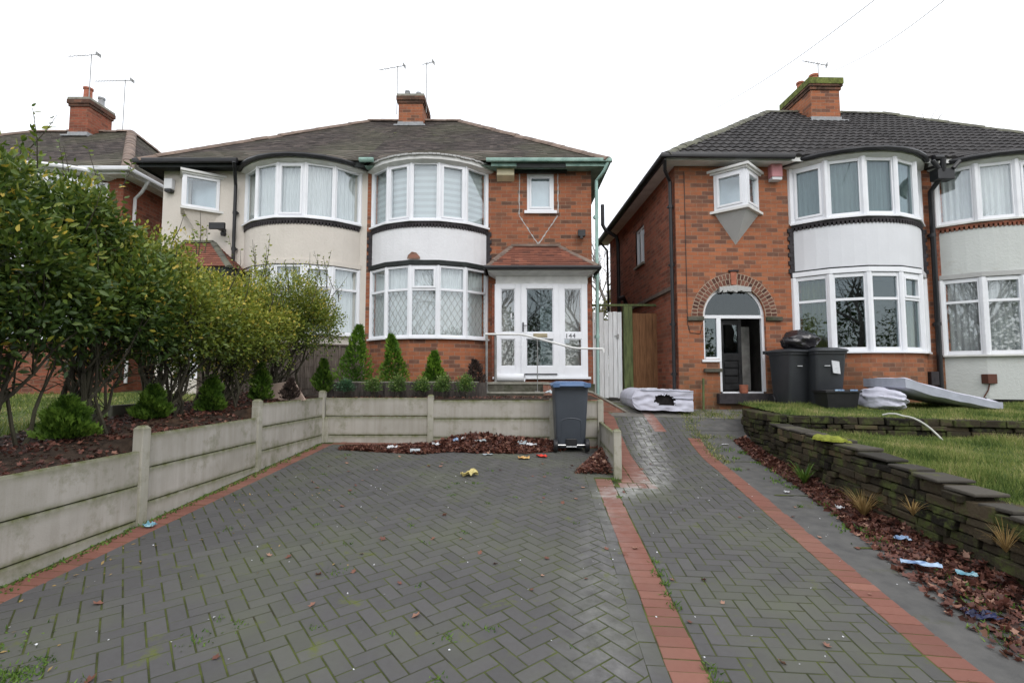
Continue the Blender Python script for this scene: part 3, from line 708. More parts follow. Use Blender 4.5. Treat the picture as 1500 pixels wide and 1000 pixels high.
def pipe(name, pts, mat, h, r=.034, clips=()):
    b = MB(); b.tube(pts, r, 10)
    for (x, y, z) in clips: b.tube([(x, y, z-.035), (x, y, z+.035)], r*1.35, 10); b.box(x-.06, x+.06, y, y+.05, z-.015, z+.015)
    return b.build(name, M[mat], h, smooth=True)
def chimney(h, parent, x0, x1, y0, y1, z0, z1, pots, bm='brick', green=False):
    b = MB(); b.box(x0, x1, y0, y1, z0, z1-.25)
    ch = b.build('chimney', M[bm], h); b = MB(); b.box(x0-.03, x1+.03, y0-.03, y1+.03, z1-.25, z1-.17); b.box(x0-.06, x1+.06, y0-.06, y1+.06, z1-.17, z1-.05)
    b.build('chimney_corbel', M['brick_soot'], ch)
    b = MB(); n = 10
    for i in range(n):
        for j in range(n+2):
            pass
    b.box(x0-.05, x1+.05, y0-.05, y1+.05, z1-.05, z1+.02)
    if green: b.box(x0-.075, x1+.075, y0-.075, y1+.075, z1-.11, z1+.05)
    if green:
        for i in range(60):
            x = random.uniform(x0-.06, x1+.06); y = random.uniform(y0-.06, y0+.1) if random.random() < .6 else random.uniform(y0, y1)
            s = random.uniform(.03, .08); zz = z1+random.uniform(-.12 if y < y0+.02 else 0, .03)
            b.add([(x+s*math.cos(k), y+s*.7*math.sin(k), zz+(.03 if k == 9 else random.uniform(-.02, .03))) for k in range(6)], [(0, 1, 2, 3, 4, 5)])
    b.build('flaunching', M['moss_dark'] if green else M['stepedge'], ch, smooth=False)
    b = MB(); b.box(x0-.02, x1+.02, y0-.02, y1+.02, z0-.1, z0+.16); b.box(x0-.1, x1+.1, y0-.16, y0, z0-.02, z0+.02); b.build('flashing', M['lead'], ch)
    for (px, py, hh, r, m) in pots:
        b = MB(); b.lathe([(r*.9, z1), (r, z1+.03), (r*.86, z1+.06), (r*.8, z1+hh-.06), (r*.98, z1+hh-.05), (r*.98, z1+hh), (r*.8, z1+hh), (r*.78, z1+hh-.1)], px, py, 14)
        b.build('chimney_pot', M[m], ch, smooth=True)
    return ch
def aerial(parent, x, y, z0, z1, length, ang, n=9, tilt=0, kind='yagi'):
    b = MB(); b.tube([(x, y, z0), (x, y, z1)], .013, 6)
    dx, dy, dz = math.cos(R(ang)), math.sin(R(ang)), math.sin(R(tilt)); p = Vector((x, y, z1-.03)); d = Vector((dx, dy, dz)).normalized(); s = Vector((-dy, dx, 0))
    b.tube([p-d*.25, p+d*length], .010, 6)
    for i in range(n):
        c = p+d*(length*i/(n-1)-.1); l = .16-.07*i/n; b.tube([c-s*l, c+s*l], .005, 4)
    b.box(-.006, .006, -.09, .09, -.05, .05, mat=Matrix.Translation(p-d*.22) @ Matrix.Rotation(R(ang), 4, 'Z'))
    return b.build('tv_aerial', M['steel_dull'], parent)
M['moss_dark'] = plain('chimney_moss', (.13, .15, .04), .95, .5, 14, bmp=.01)
M['brick_soot'] = brickmat('sooty_brick', [(0, (.05, .035, .03)), (.5, (.12, .065, .05)), (1, (.2, .1, .07))], (.1, .08, .065), stamt=.6)
F1 = 3.53; F3 = 5.03
YF = 10.7

# ---------------------------------------------------------------- house with the white porch (number 144)
h1 = thing('brick_house', 'orange brick semi with white glazed porch marked 144 and a bowed two storey bay', 'house', (-.7, 10.7, 1.0), F1)
hole1 = (.33, .92, 4.75, 5.6); holeb = (-2.95, -.65, 1.97, 3.4); holeu = (-2.95, -.65, 4.4, 5.58); holed = (-.28, 1.46, 1.14, 3.1)
b = MB(); rect_wall(b, -3.17, 1.74, .2, 5.66, YF, [hole1, holeb, holeu, holed]); reveal(b, hole1, YF, .1); reveal(b, holed, YF, .1)
b.quad((1.74, YF, .2), (1.74, 18.3, .2), (1.74, 18.3, 5.66), (1.74, YF, 5.66)); b.quad((1.74, 18.3, .2), (-3.17, 18.3, .2), (-3.17, 18.3, 5.66), (1.74, 18.3, 5.66))
b.build('wall', M['brick'], h1)
b = MB()   # rooms behind the glass
for (z0, z1) in ((1.06, 3.55), (3.75, 5.7)):
    v = [(-3.1, YF+.12), (-.45, YF+.12), (-.45, 14.4), (-3.1, 14.4)]; b.quad(*[(x, y, z0) for x, y in v]); b.quad(*[(x, y, z1) for x, y in v][::-1])
    for i in (1, 2, 3): p, q = v[i], v[(i+1) % 4]; b.quad((*p, z0), (*p, z1), (*q, z1), (*q, z0))
b.box(-.4, 1.66, YF+1.6, YF+1.65, 1.0, 5.6); b.box(-.35, 1.6, YF, YF+1.6, 1.02, 1.1); b.box(-.4, -.32, YF+.12, YF+1.6, 1.1, 3.5); b.box(1.5, 1.6, YF+.12, YF+1.6, 1.1, 3.5)
b.build('interior', M['interior'], h1)
bay(h1, -1.80, 2.5, YF, .62, .6, 1.95, 3.43, 4.37, 5.60, M['brick_low'], M['render_white'], 2.93, lat=True, up_case=(1, 3), lo_case=(2,), blind='blind', cur='net')
# small bedroom window with the bricked in triangle below it
fr = MB(); gl = MB(); light(fr, gl, (.33, YF+.03), (.92, YF+.03), 4.765, 5.6, .055, None, (0,)); wd = fr.build('window', M['upvc'], h1, bevel=.004); gl.build('window_pane', M['glass'], wd)
b = MB(); b.box(.27, .98, YF-.06, YF+.05, 4.70, 4.765); b.build('window_sill', M['upvc'], wd)
b = MB(); b.box(.4, .86, YF+.1, YF+.12, 4.8, 5.58); b.build('blind', M['frosted'], wd)
for (p, q) in (((.16, 4.66), (.57, 4.02)), ((.57, 4.02), (1.0, 4.66)), ((.16, 4.68), (.16, 5.6)), ((1.01, 4.72), (1.01, 5.62))):
    b = MB(); n = 16; d_ = Vector((q[0]-p[0], 0, q[1]-p[1])).normalized(); s_ = Vector((-d_.z, 0, d_.x)); lo = []; hi = []
    for i in range(n+1):
        c_ = Vector((p[0], YF-.004, p[1])).lerp(Vector((q[0], YF-.004, q[1])), i/n); w_ = random.uniform(.004, .017); c_ += s_*random.uniform(-.006, .006); lo.append(c_-s_*w_); hi.append(c_+s_*w_)
    for i in range(n): b.quad(lo[i], lo[i+1], hi[i+1], hi[i])
    b.build('mortar_seam', M['oriel_grey'], h1)
# roof
def hip(h, xl, xr, yf, yb, ze, rl, rr, yr, zr, tile, gauge, tw, ridge_m, wave=0, parts=('L', 'F', 'R'), step=.012, party=None):
    b = MB(); FL, FR, BL, BR = (xl, yf, ze), (xr, yf, ze), (xl, yb, ze), (xr, yb, ze); RL, RR = (rl, yr, zr), (rr, yr, zr)
    roof_plane(b, FL, FR, RL, RR, gauge, tw, step, wave)
    if 'L' in parts: roof_plane(b, BL, FL, RL, RL, gauge, tw, step, wave)
    if 'R' in parts: roof_plane(b, FR, BR, RR, RR, gauge, tw, step, wave)
    b.quad(BR, BL, RL, RR)
    rf = b.build('roof', M[tile], h)
    b = MB(); b.box(xl+.02, xr-.02, yf+.02, yb-.02, ze-.03, ze-.0); 
    b = MB(); ridges(b, RL, RR)
    if 'L' in parts: ridges(b, FL, RL); ridges(b, BL, RL)
    if 'R' in parts: ridges(b, FR, RR); ridges(b, BR, RR)
    b.build('ridge_tiles', M[ridge_m], rf, smooth=True)
    return rf
XP = -3.17
rf1 = hip(h1, XP, 2.06, 10.36, 18.6, 5.76, XP, -1.55, 14.5, 8.78, 'tile', .1, .165, 'ridge', parts=('R',))
b = MB()    # soffit and fascia
b.quad((XP, 10.4, 5.66), (2.02, 10.4, 5.66), (2.02, YF+.01, 5.66), (XP, YF+.01, 5.66)); b.quad((1.73, YF, 5.66), (2.02, YF, 5.66), (2.02, 18.5, 5.66), (1.73, 18.5, 5.66))
b.box(-.45, 2.03, 10.385, 10.41, 5.64, 5.78); b.box(2.01, 2.035, 10.41, 18.5, 5.64, 5.78)
b.build('soffit', M['green_paint'], h1)
b = MB(); b.box(.1, 1.15, 10.37, 10.39, 5.60, 5.7); b.box(.05, 1.2, 10.6, YF-.005, 5.6, 5.655); b.build('window_hood', M['dark_timber'], h1)
b = MB(); b.tube([(-.55, 10.32, 5.75), (2.09, 10.32, 5.75), (2.09, 18.5, 5.75)], .046, 8); b.tube([(-3.25, 10.32, 5.75), (-2.95, 10.32, 5.75)], .055, 8); b.build('gutter', M['green_paint'], h1, smooth=True)
def bay_roof(h, xc, w, y, proj, ze, yt, zt, tile, fascia_m, edge_m, off=.13, gut=None):
    """tiled skirt that carries the main slope out over the bow"""
    A = arc(xc, y, w+.3, proj+off, 10); b = MB()
    T = [(xc-(w/2+.55)+(w+1.1)*i/10, yt) for i in range(11)]
    for c in range(6):
        f0, f1 = c/6, (c+1)/6
        for i in range(10):
            def P(k, f, h_=0): a = A[k]; t_ = T[k]; return (a[0]+(t_[0]-a[0])*f, a[1]+(t_[1]-a[1])*f, ze+(zt-ze)*f+h_)
            b.add([P(i, f0, 0), P(i+1, f0, 0), P(i+1, f0, .014), P(i, f0, .014), P(i+1, f1), P(i, f1)], [(0, 1, 2, 3), (3, 2, 4, 5)], random.gauss(.5, .2))
    b.build('bay_roof', M[tile], h)
    b = MB(); I = arc(xc, y, w, proj, 10, .0); B2 = arc(xc, y, w+.28, proj+off-.01, 10)
    for i in range(10):
        a, c, d, e = I[i], I[i+1], B2[i+1], B2[i]; z = ze-.09
        b.quad((*a, z-.05), (*c, z-.05), (*d, z), (*e, z)); b.quad((*e, z), (*d, z), (*d, ze-.004), (*e, ze-.004))
    b.build('bay_fascia', M[fascia_m], h)
    if gut:
        b = MB(); b.tube([(*p, ze-.03) for p in arc(xc, y, w+.36, proj+off+.04, 10)], .05, 8); b.build('bay_gutter', M[gut], h, smooth=True)
    else:
        b = MB()
        A2 = arc(xc, y, w+.3, proj+off, 40, .01)
        for i in range(40):
            a, c = A2[i], A2[i+1]; b.obox(a, c, 0, .075, -.05, .02, ze-.012+random.uniform(-.008, .008), ze+.016+random.uniform(-.004, .01))
        b.build('bay_eave_mortar', M[edge_m], h)
bay_roof(h1, -1.80, 2.5, YF, .62, 5.71, 10.95, 6.24, 'tile', 'old_white', 'oriel_grey')
ch = chimney(h1, rf1, -3.3, -2.6, 14.0, 15.0, 8.35, 9.32, [(-3.1, 14.25, .26, .08, 'lead'), (-2.78, 14.3, .24, .08, 'lead'), (-2.8, 14.7, .3, .09, 'pot')])
aerial(ch, -3.42, 14.3, 8.9, 10.4, .62, 165, 7); aerial(ch, -2.55, 14.3, 8.95, 10.5, .15, 160, 4)
pipe('downpipe', [(2.05, 10.36, 5.72), (1.98, 10.4, 5.55), (1.84, 10.6, 5.4), (1.82, 10.62, .65)], 'mint', h1, .036, [(1.82, 10.62, z) for z in (4.6, 3.3, 2.0)])
b = MB(); b.box(-.33, .05, 10.52, 10.7, 5.5, 5.66); b.prism([(-.33, 10.52, 5.5), (-.33, 10.7, 5.5), (-.33, 10.7, 5.42)], (.38, 0, 0)); b.build('alarm_box', M['alarm_cream'], h1, bevel=.01)
b = MB(); b.box(1.42, 1.58, 10.52, 10.62, 4.16, 4.3); b.box(1.47, 1.53, 10.6, 10.7, 4.2, 4.26); b.box(1.46, 1.52, 10.5, 10.56, 4.1, 4.16); b.build('security_light', M['black'], h1, bevel=.006)
# porch
yp = 10.32
b = MB()
P0, P1, T0, T1 = (-.52, 10.02, 3.40), (1.76, 10.02, 3.40), (-.02, YF, 3.98), (1.05, YF, 3.98)
roof_plane(b, P0, P1, T0, T1, .085, .165, .014)
roof_plane(b, (-.52, YF, 3.40), P0, T0, T0, .085, .165, .014); roof_plane(b, P1, (1.76, YF, 3.40), T1, T1, .085, .165, .014)
pr = b.build('porch_roof', M['tile_red'], h1)
b = MB(); ridges(b, P0, T0, .07, .22); ridges(b, P1, T1, .07, .22); b.box(-.02, 1.05, YF-.06, YF, 3.97, 4.02); b.build('ridge_tiles', M['ridge'], pr, smooth=True)
b = MB(); b.tube([(-.56, YF, 3.36), (-.56, 9.98, 3.36), (1.8, 9.98, 3.36), (1.8, YF, 3.36)], .045, 8); b.build('gutter', M['black'], pr, smooth=True)
b = MB(); b.quad((-.5, 10.04, 3.33), (1.74, 10.04, 3.33), (1.58, yp-.02, 3.24), (-.34, yp-.02, 3.24)); b.quad((1.74, 10.04, 3.33), (1.74, YF, 3.33), (1.58, YF, 3.24), (1.58, yp-.02, 3.24)); b.quad((-.5, YF, 3.33), (-.5, 10.04, 3.33), (-.34, yp-.02, 3.24), (-.34, YF, 3.24))
b.box(-.34, 1.58, yp-.02, YF, 3.08, 3.24); b.box(-.5, 1.74, 10.03, 10.045, 3.3, 3.39)
b.build('porch_fascia', M['old_white'], h1, bevel=.003)
b = MB(); b.box(-.34, 1.56, yp-.01, YF, .85, 1.12); b.box(1.53, 1.66, yp+.02, YF, 1.0, 3.1); b.box(-.42, -.33, yp+.05, YF, 1.0, 3.1); b.build('porch_base', M['brick_side'], h1)
b = MB(); b.box(-.40, 1.62, yp-.09, yp+.06, 1.10, 1.145); b.build('porch_sill', M['upvc'], h1, bevel=.004)
fr = MB(); gl = MB()
def timber_light(x0, x1, dx=0):
    a, c = (x0, yp), (x1, yp); W = x1-x0; s = .105
    for (u0, u1, z0, z1) in ((0, s, 1.145, 3.08), (W-s, W, 1.145, 3.08), (s, W-s, 1.145, 1.36), (s, W-s, 1.93, 2.06), (s, W-s, 2.98, 3.08)):
        fr.obox(a, c, u0, u1, -.03, .025+dx, z0, z1)
    for (z0, z1) in ((1.36, 1.93), (2.06, 2.98)):
        gl.obox(a, c, s-.003, W-s+.003, -.005, .004, z0-.003, z1+.003)
        for (u0, u1, q0, q1) in ((s, s+.018, z0, z1), (W-s-.018, W-s, z0, z1), (s+.018, W-s-.018, z0, z0+.018), (s+.018, W-s-.018, z1-.018, z1)): fr.obox(a, c, u0, u1, -.01, .012, q0, q1)
timber_light(-.34, .17); fr.box(-.36, -.34, yp-.02, YF, 1.145, 3.08); pw = fr.build('porch_side_light', M['upvc'], h1, bevel=.004); gl.build('porch_glass', M['glass'], pw)
fr = MB(); gl = MB(); timber_light(.98, 1.55); fr.box(1.55, 1.57, yp-.02, YF, 1.145, 3.08)
pw = fr.build('porch_side_light', M['upvc'], h1, bevel=.004); gl.build('porch_glass', M['glass'], pw)
fr = MB(); gl = MB(); timber_light(.19, .96, .02)
fr.box(.17, .19, yp-.03, yp+.03, 1.145, 3.08); fr.box(.96, .98, yp-.03, yp+.03, 1.145, 3.08)
dr = fr.build('porch_door', M['upvc'], h1, bevel=.004); gl.build('door_glass', M['glass_dark'], dr)
b = MB(); b.box(.215, .245, yp-.07, yp-.045, 2.08, 2.27); b.tube([(.23, yp-.09, 2.2), (.23, yp-.1, 2.2), (.33, yp-.1, 2.2)], .01, 6); b.build('door_handle', M['ink'], dr, bevel=.003)
b = MB(); b.box(.44, .73, yp-.058, yp-.045, 1.96, 2.04); b.build('letter_plate', M['brass'], dr, bevel=.004)
b = MB(); b.box(.22, .93, yp-.075, yp-.045, 1.19, 1.215); b.build('weather_bar', M['ink'], dr)
b = MB(); b.box(-.03, 0, yp-.04, yp-.025, 2.36, 2.46); b.build('door_bell', M['white_plastic'], h1, bevel=.004)
def text(body, size, x, y, z, mat, parent, ext=.003):
    cu = bpy.data.curves.new('house_number', 'FONT'); cu.body = body; cu.size = size; cu.extrude = ext; cu.space_character = 1.12
    tmp = bpy.data.objects.new('t', cu); C.objects.link(tmp); bpy.context.view_layer.update()
    me = bpy.data.meshes.new_from_object(tmp.evaluated_get(bpy.context.evaluated_depsgraph_get()))
    bpy.data.objects.remove(tmp); me.transform(Matrix.Translation(Vector((x, y, z))-ORG[parent.name]) @ Matrix.Rotation(PI/2, 4, 'X')); me.materials.clear(); me.materials.append(mat)
    o = bpy.data.objects.new('house_number', me); C.objects.link(o); o.parent = parent; ORG[o.name] = ORG[parent.name]; return o
text('144', .135, 1.10, yp-.028, 1.95, M['ink'], h1)
b = MB(); b.box(1.07, 1.19, yp-.02, yp-.008, 1.84, 1.91); b.build('sticker', M['film'], pw)
b = MB()    # inner front wall and door of the porch
b.box(-.3, .15, YF+.06, YF+.1, 1.1, 3.1); b.box(1.0, 1.5, YF+.06, YF+.1, 1.1, 3.1); b.build('inner_wall', M['old_white'], h1)
b = MB(); b.box(.62, .95, YF+.25, YF+.3, 1.1, 3.0); b.box(.14, .2, YF+.05, YF+.2, 1.1, 3.0); b.build('inner_door', M['white_plastic'], h1, bevel=.01)
# exposed patch where a corner of the render has fallen away
b = MB(); b.add([(-2.03+x, 10.055, 3.55+z) for x, z in ((-.12, 0), (-.1, .08), (-.02, .15), (.07, .13), (.14, .05), (.15, 0))], [(0, 5, 4, 3, 2, 1)]); b.build('bare_patch', M['ramp_brick'], h1)

# ---------------------------------------------------------------- cream rendered half
h2 = thing('cream_house', 'cream rendered semi with black gutters joined to the brick house with the porch', 'house', (-5.4, 10.7, 1.0), F1)
XL = -7.66; hb = (-5.75, -3.45, 2.0, 3.4); hu = (-5.75, -3.45, 4.42, 5.58); ho = (-7.05, -6.5, 4.72, 5.6); hd = (-7.1, -6.1, 1.1, 3.1)
b = MB(); rect_wall(b, XL, XP, .2, 5.66, YF, [hb, hu, ho, hd]); b.quad((XL, 18.3, .2), (XL, YF, .2), (XL, YF, 5.66), (XL, 18.3, 5.66)); reveal(b, hd, YF, .2)
b.build('wall', M['render_cream'], h2)
b = MB()
for (z0, z1) in ((1.06, 3.55), (3.75, 5.7)):
    v = [(-7.6, YF+.12), (-3.25, YF+.12), (-3.25, 14.4), (-7.6, 14.4)]; b.quad(*[(x, y, z0) for x, y in v]); b.quad(*[(x, y, z1) for x, y in v][::-1])
    for i in (1, 2, 3): p, q = v[i], v[(i+1) % 4]; b.quad((*p, z0), (*p, z1), (*q, z1), (*q, z0))
b.build('interior', M['interior'], h2)
bay(h2, -4.58, 2.5, YF, .62, .6, 2.03, 3.45, 4.44, 5.60, M['render_cream'], M['render_cream'], 2.98, up_case=(2,), lo_case=(1, 3), blind='net', cur='net', band_m='render_cream', quoin=False)
bay_roof(h2, -4.58, 2.5, YF, .62, 5.72, 10.95, 6.24, 'tile', 'old_white', 'oriel_grey', gut='black')
rf2 = hip(h2, -8.0, XP, 10.36, 18.6, 5.76, -4.3, XP, 14.5, 8.78, 'tile', .1, .165, 'ridge', parts=('L',))
b = MB(); b.quad((-7.98, 10.4, 5.66), (XP, 10.4, 5.66), (XP, YF+.01, 5.66), (-7.98, YF+.01, 5.66)); b.quad((-7.98, YF, 5.66), (-7.65, YF, 5.66), (-7.65, 18.5, 5.66), (-7.98, 18.5, 5.66))
b.box(-7.99, -5.9, 10.385, 10.41, 5.62, 5.78); b.box(-3.4, XP, 10.385, 10.41, 5.62, 5.78); b.box(-7.99, -7.965, 10.41, 18.5, 5.62, 5.78); b.build('soffit', M['dark_timber'], h2)
b = MB(); b.tube([(-8.04, 18.5, 5.74), (-8.04, 10.32, 5.74), (-5.85, 10.32, 5.74)], .058, 8); b.build('gutter', M['black'], h2, smooth=True)
pipe('downpipe', [(-5.85, 10.2, 5.66), (-5.88, 10.3, 5.5), (-6.02, 10.6, 5.3), (-6.02, 10.62, 1.0)], 'black', h2, .036, [(-6.02, 10.62, z) for z in (4.7, 3.9)])
def oriel(h, xa, xt, xb, y, d, z0, z1, tip, open_right, skin, sk2=None, mirror=False):
    """small v-plan corner oriel: walls meet at an apex, with a rendered inverted pyramid below"""
    a, t_, c = (xa, y), (xt, y-d), (xb, y); fr = MB(); gl = MB()
    light(fr, gl, a, t_, z0+.03, z1, .06, None, (0,)); light(fr, gl, t_, c, z0+.03, z1, .06, None, (0,) if open_right else None)
    w_ = fr.build('oriel_window', M['upvc'], h, bevel=.004); gl.build('window_pane', M['glass'], w_)
    b = MB(); e = .07; b.prism([(xa-e-.03, y, z0-.02), (xt, y-d-e, z0-.02), (xb+e+.03, y, z0-.02)], (0, 0, .05)); b.build('window_sill', M['old_white'], w_)
    b = MB(); b.add([(xa, y, z0-.02), (xt, y-d, z0-.02), (xb, y, z0-.02), (tip[0], y, tip[1])], [(0, 3, 1), (1, 3, 2)]); b.build('oriel_corbel', skin, h)
    b = MB(); b.prism([(xa-.08, y, z1), (xt, y-d-.07, z1), (xb+.08, y, z1)], (0, 0, .04)); b.prism([(xa-.14, y, z1+.04), (xt, y-d-.12, z1+.04), (xb+.14, y, z1+.04)], (0, 0, .05)); b.build('oriel_hood', M['old_white'], w_)
    b = MB(); b.box(xa+.1, xb-.1, y+.06, y+.08, z0, z1); b.build('curtain', M['frosted'], w_)
oriel(h2, -7.16, -6.98, -6.42, YF, .36, 4.72, 5.46, (-6.77, 4.08), False, M['render_cream'])
b = MB(); b.box(-7.58, -7.4, 10.58, 10.7, 5.22, 5.46); b.build('alarm_box', M['white_plastic'], h2, bevel=.02)
b = MB(); b.box(-7.56, -7.42, 10.57, 10.69, 5.16, 5.225); b.build('siren_base', M['black'], h2, bevel=.01)
b = MB(); b.box(-6.45, -6.12, 10.4, 10.46, 4.28, 4.42, mat=None); b.box(-6.3, -6.24, 10.45, 10.7, 4.28, 4.36); b.lathe([(.05, 4.16), (.06, 4.22), (.03, 4.27)], -6.2, 10.52, 10); b.build('security_light', M['black'], h2, bevel=.006)
b = MB(); Q0, Q1, S0, S1 = (-7.62, 10.02, 3.40), (-5.75, 10.02, 3.40), (-7.15, YF, 4.06), (-6.5, YF, 4.06)
roof_plane(b, Q0, Q1, S0, S1, .085, .165, .014); roof_plane(b, (-7.62, YF, 3.4), Q0, S0, S0, .085, .165, .014); roof_plane(b, Q1, (-5.75, YF, 3.4), S1, S1, .085, .165, .014)
pr2 = b.build('porch_roof', M['tile_red'], h2); b = MB(); ridges(b, Q0, S0, .07, .22); ridges(b, Q1, S1, .07, .22); b.box(-7.15, -6.5, YF-.06, YF, 4.05, 4.1); b.build('ridge_tiles', M['ridge_grey'], pr2, smooth=True)
b = MB(); b.box(-7.6, -5.78, 10.04, YF, 3.2, 3.38); b.build('porch_fascia', M['dark_timber'], h2)
b = MB(); b.box(-7.05, -6.15, YF+.1, YF+.15, 1.1, 3.1); b.build('front_door', M['upvc'], h2)

# ---------------------------------------------------------------- brick house behind the hedge
h0 = thing('brick_house', 'red brick house with white gutters partly hidden behind the tall hedge', 'house', (-11, 11.25, .9), F1)
y0 = 11.25; xr = -8.98; xl = -17.2
hb0 = (-11.7, -9.45, 1.9, 3.3); hu0 = (-11.7, -9.45, 4.35, 5.55)
b = MB(); rect_wall(b, xl, xr, .2, 5.72, y0, [hb0, hu0]); b.quad((xr, y0, .2), (xr, 18.8, .2), (xr, 18.8, 5.72), (xr, y0, 5.72)); b.quad((xl, 18.8, .2), (xl, y0, .2), (xl, y0, 5.72), (xl, 18.8, 5.72)); b.build('wall', M['brick_side'], h0)
b = MB(); b.box(-11.9, -9.2, y0+.1, 14, 1.0, 5.7); b.build('interior', M['interior'], h0)
bay(h0, -10.57, 2.45, y0, .6, .6, 1.95, 3.35, 4.4, 5.6, M['brick_side'], M['render_white'], 2.9, up_case=(1, 3), lo_case=(1, 3), blind='net', cur='net', teeth=False)
bay_roof(h0, -10.57, 2.45, y0, .6, 5.78, 11.55, 6.3, 'tile', 'old_white', 'oriel_grey', gut='upvc')
rf0 = hip(h0, -17.5, -8.66, 10.93, 19.1, 5.82, -14.5, -11.5, 14.6, 8.5, 'tile', .1, .165, 'ridge', parts=('L', 'R'))
b = MB(); b.quad((xl-.3, 10.95, 5.72), (-8.68, 10.95, 5.72), (-8.68, y0+.01, 5.72), (xl-.3, y0+.01, 5.72)); b.quad((xr-.01, y0, 5.72), (-8.68, y0, 5.72), (-8.68, 19, 5.72), (xr-.01, 19, 5.72)); b.box(xl-.3, -8.68, 10.94, 10.97, 5.7, 5.84); b.box(-8.69, -8.66, 10.97, 19, 5.7, 5.84); b.build('soffit', M['old_white'], h0)
b = MB(); b.tube([(-17.5, 10.87, 5.8), (-8.6, 10.87, 5.8), (-8.6, 19, 5.8)], .058, 8); b.build('gutter', M['white_plastic'], h0, smooth=True)
pipe('downpipe', [(-8.6, 11.5, 5.76), (-8.75, 11.52, 5.5), (-8.93, 11.55, 5.35), (-8.93, 11.55, 1)], 'white_plastic', h0, .036)
c0 = chimney(h0, rf0, -12.95, -12.4, 14.1, 14.95, 8.1, 9.28, [(-12.62, 14.3, .42, .13, 'pot'), (-12.55, 14.7, .35, .1, 'lead')], 'brick_side')
aerial(c0, -12.5, 14.2, 9.0, 10.7, .75, 175, 7); aerial(c0, -12.1, 15.0, 8.4, 10.4, 1.0, 178, 12)
# ---------------------------------------------------------------- brick house with the open arched doorway
Y3 = 9.78
h3 = thing('brick_house', 'orange brick semi with an arched open doorway, corner oriel window and dark ribbed tile roof', 'house', (5.5, 9.78, .6), F3)
XC, XP3 = 3.56, 8.78
AX, AR, AZ = 4.70, .63, 2.35
hb3 = (6.1, 8.45, 1.64, 3.1); hu3 = (6.1, 8.45, 4.24, 5.34); ho3 = (4.45, 5.2, 4.46, 5.36)
b = MB(); rect_wall(b, XC, XP3, .2, 5.42, Y3, [hb3, hu3, ho3, (4.38, AX+AR, .82, AZ), (AX-AR, 4.38, 1.5, AZ), (AX-AR, AX+AR, AZ, AZ+AR+.02)])
n = 28
for s in range(n):    # brickwork over the arch
    a0, a1 = PI*s/n, PI*(s+1)/n; top = AZ+AR+.02
    p, q = (AX+AR*math.cos(a0), AZ+AR*math.sin(a0)), (AX+AR*math.cos(a1), AZ+AR*math.sin(a1))
    b.quad((q[0], Y3, q[1]), (p[0], Y3, p[1]), (p[0], Y3, top), (q[0], Y3, top), .5)
    b.quad((p[0], Y3, p[1]), (q[0], Y3, q[1]), (q[0], Y3+.22, q[1]), (p[0], Y3+.22, p[1]), .5)
for (x, z0, z1) in ((4.38, .82, 1.5), (AX-AR, 1.5, AZ), (AX+AR, .82, AZ)): b.quad((x, Y3, z0), (x, Y3+.22, z0), (x, Y3+.22, z1), (x, Y3, z1))
b.build('wall', M['brick3'], h3)
b = MB(); hs = (11.95, 12.7, 3.95, 4.9)
def side_wall(b, x, y0, y1, z0, z1, h):
    Yv = [y0, h[0], h[1], y1]; Zv = [z0, h[2], h[3], z1]
    for i in range(3):
        for k in range(3):
            if i == 1 and k == 1: continue
            b.quad((x, Yv[i+1], Zv[k]), (x, Yv[i], Zv[k]), (x, Yv[i], Zv[k+1]), (x, Yv[i+1], Zv[k+1]), .5)
side_wall(b, XC, Y3, 15.7, .2, 5.42, hs); b.quad((XC, 15.7, .2), (XP3, 15.7, .2), (XP3, 15.7, 5.42), (XC, 15.7, 5.42))
b.build('side_wall', M['brick_side'], h3)
fr = MB(); gl = MB(); light(fr, gl, (XC+.05, hs[1]), (XC+.05, hs[0]), hs[2], hs[3], .05); fr.box(XC+.03, XC+.1, 12.3, 12.35, hs[2], hs[3]); wd = fr.build('side_window', M['upvc'], h3); gl.build('window_pane', M['glass'], wd)
b = MB(); b.box(XC-.06, XC+.05, hs[0]-.04, hs[1]+.04, hs[2]-.05, hs[2]); b.build('window_sill', M['stepedge'], wd)
b = MB(); b.box(XC+.2, XC+.22, hs[0], hs[1], hs[2], hs[3]); b.build('curtain', M['curtain_grey'], wd)
b = MB(); b.box(XC-.05, XC, 9.95, 15.2, 2.92, 3.0); b.build('timber_band', M['timber_brown'], h3)
b = MB()   # rooms
for (x0, x1, z0, z1) in ((5.55, 8.7, .8, 3.3), (3.7, 8.7, 3.6, 5.42)):
    v = [(x0, Y3+.12), (x1, Y3+.12), (x1, 13.5), (x0, 13.5)]; b.quad(*[(x, y, z0) for x, y in v]); b.quad(*[(x, y, z1) for x, y in v][::-1])
    for i in (1, 2, 3): p, q = v[i], v[(i+1) % 4]; b.quad((*p, z0), (*p, z1), (*q, z1), (*q, z0))
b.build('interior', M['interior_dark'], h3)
b = MB(); v = [(3.7, Y3+.22), (5.5, Y3+.22), (5.5, 13), (3.7, 13)]
b.quad(*[(x, y, .84) for x, y in v]); b.quad(*[(x, y, 3.3) for x, y in v][::-1])
for i in (1, 2, 3): p, q = v[i], v[(i+1) % 4]; b.quad((*p, .84), (*p, 3.3), (*q, 3.3), (*q, .84))
b.box(5.02, 5.5, 10.9, 10.95, .84, 3.2)
b.build('hallway', M['interior_dark'], h3)
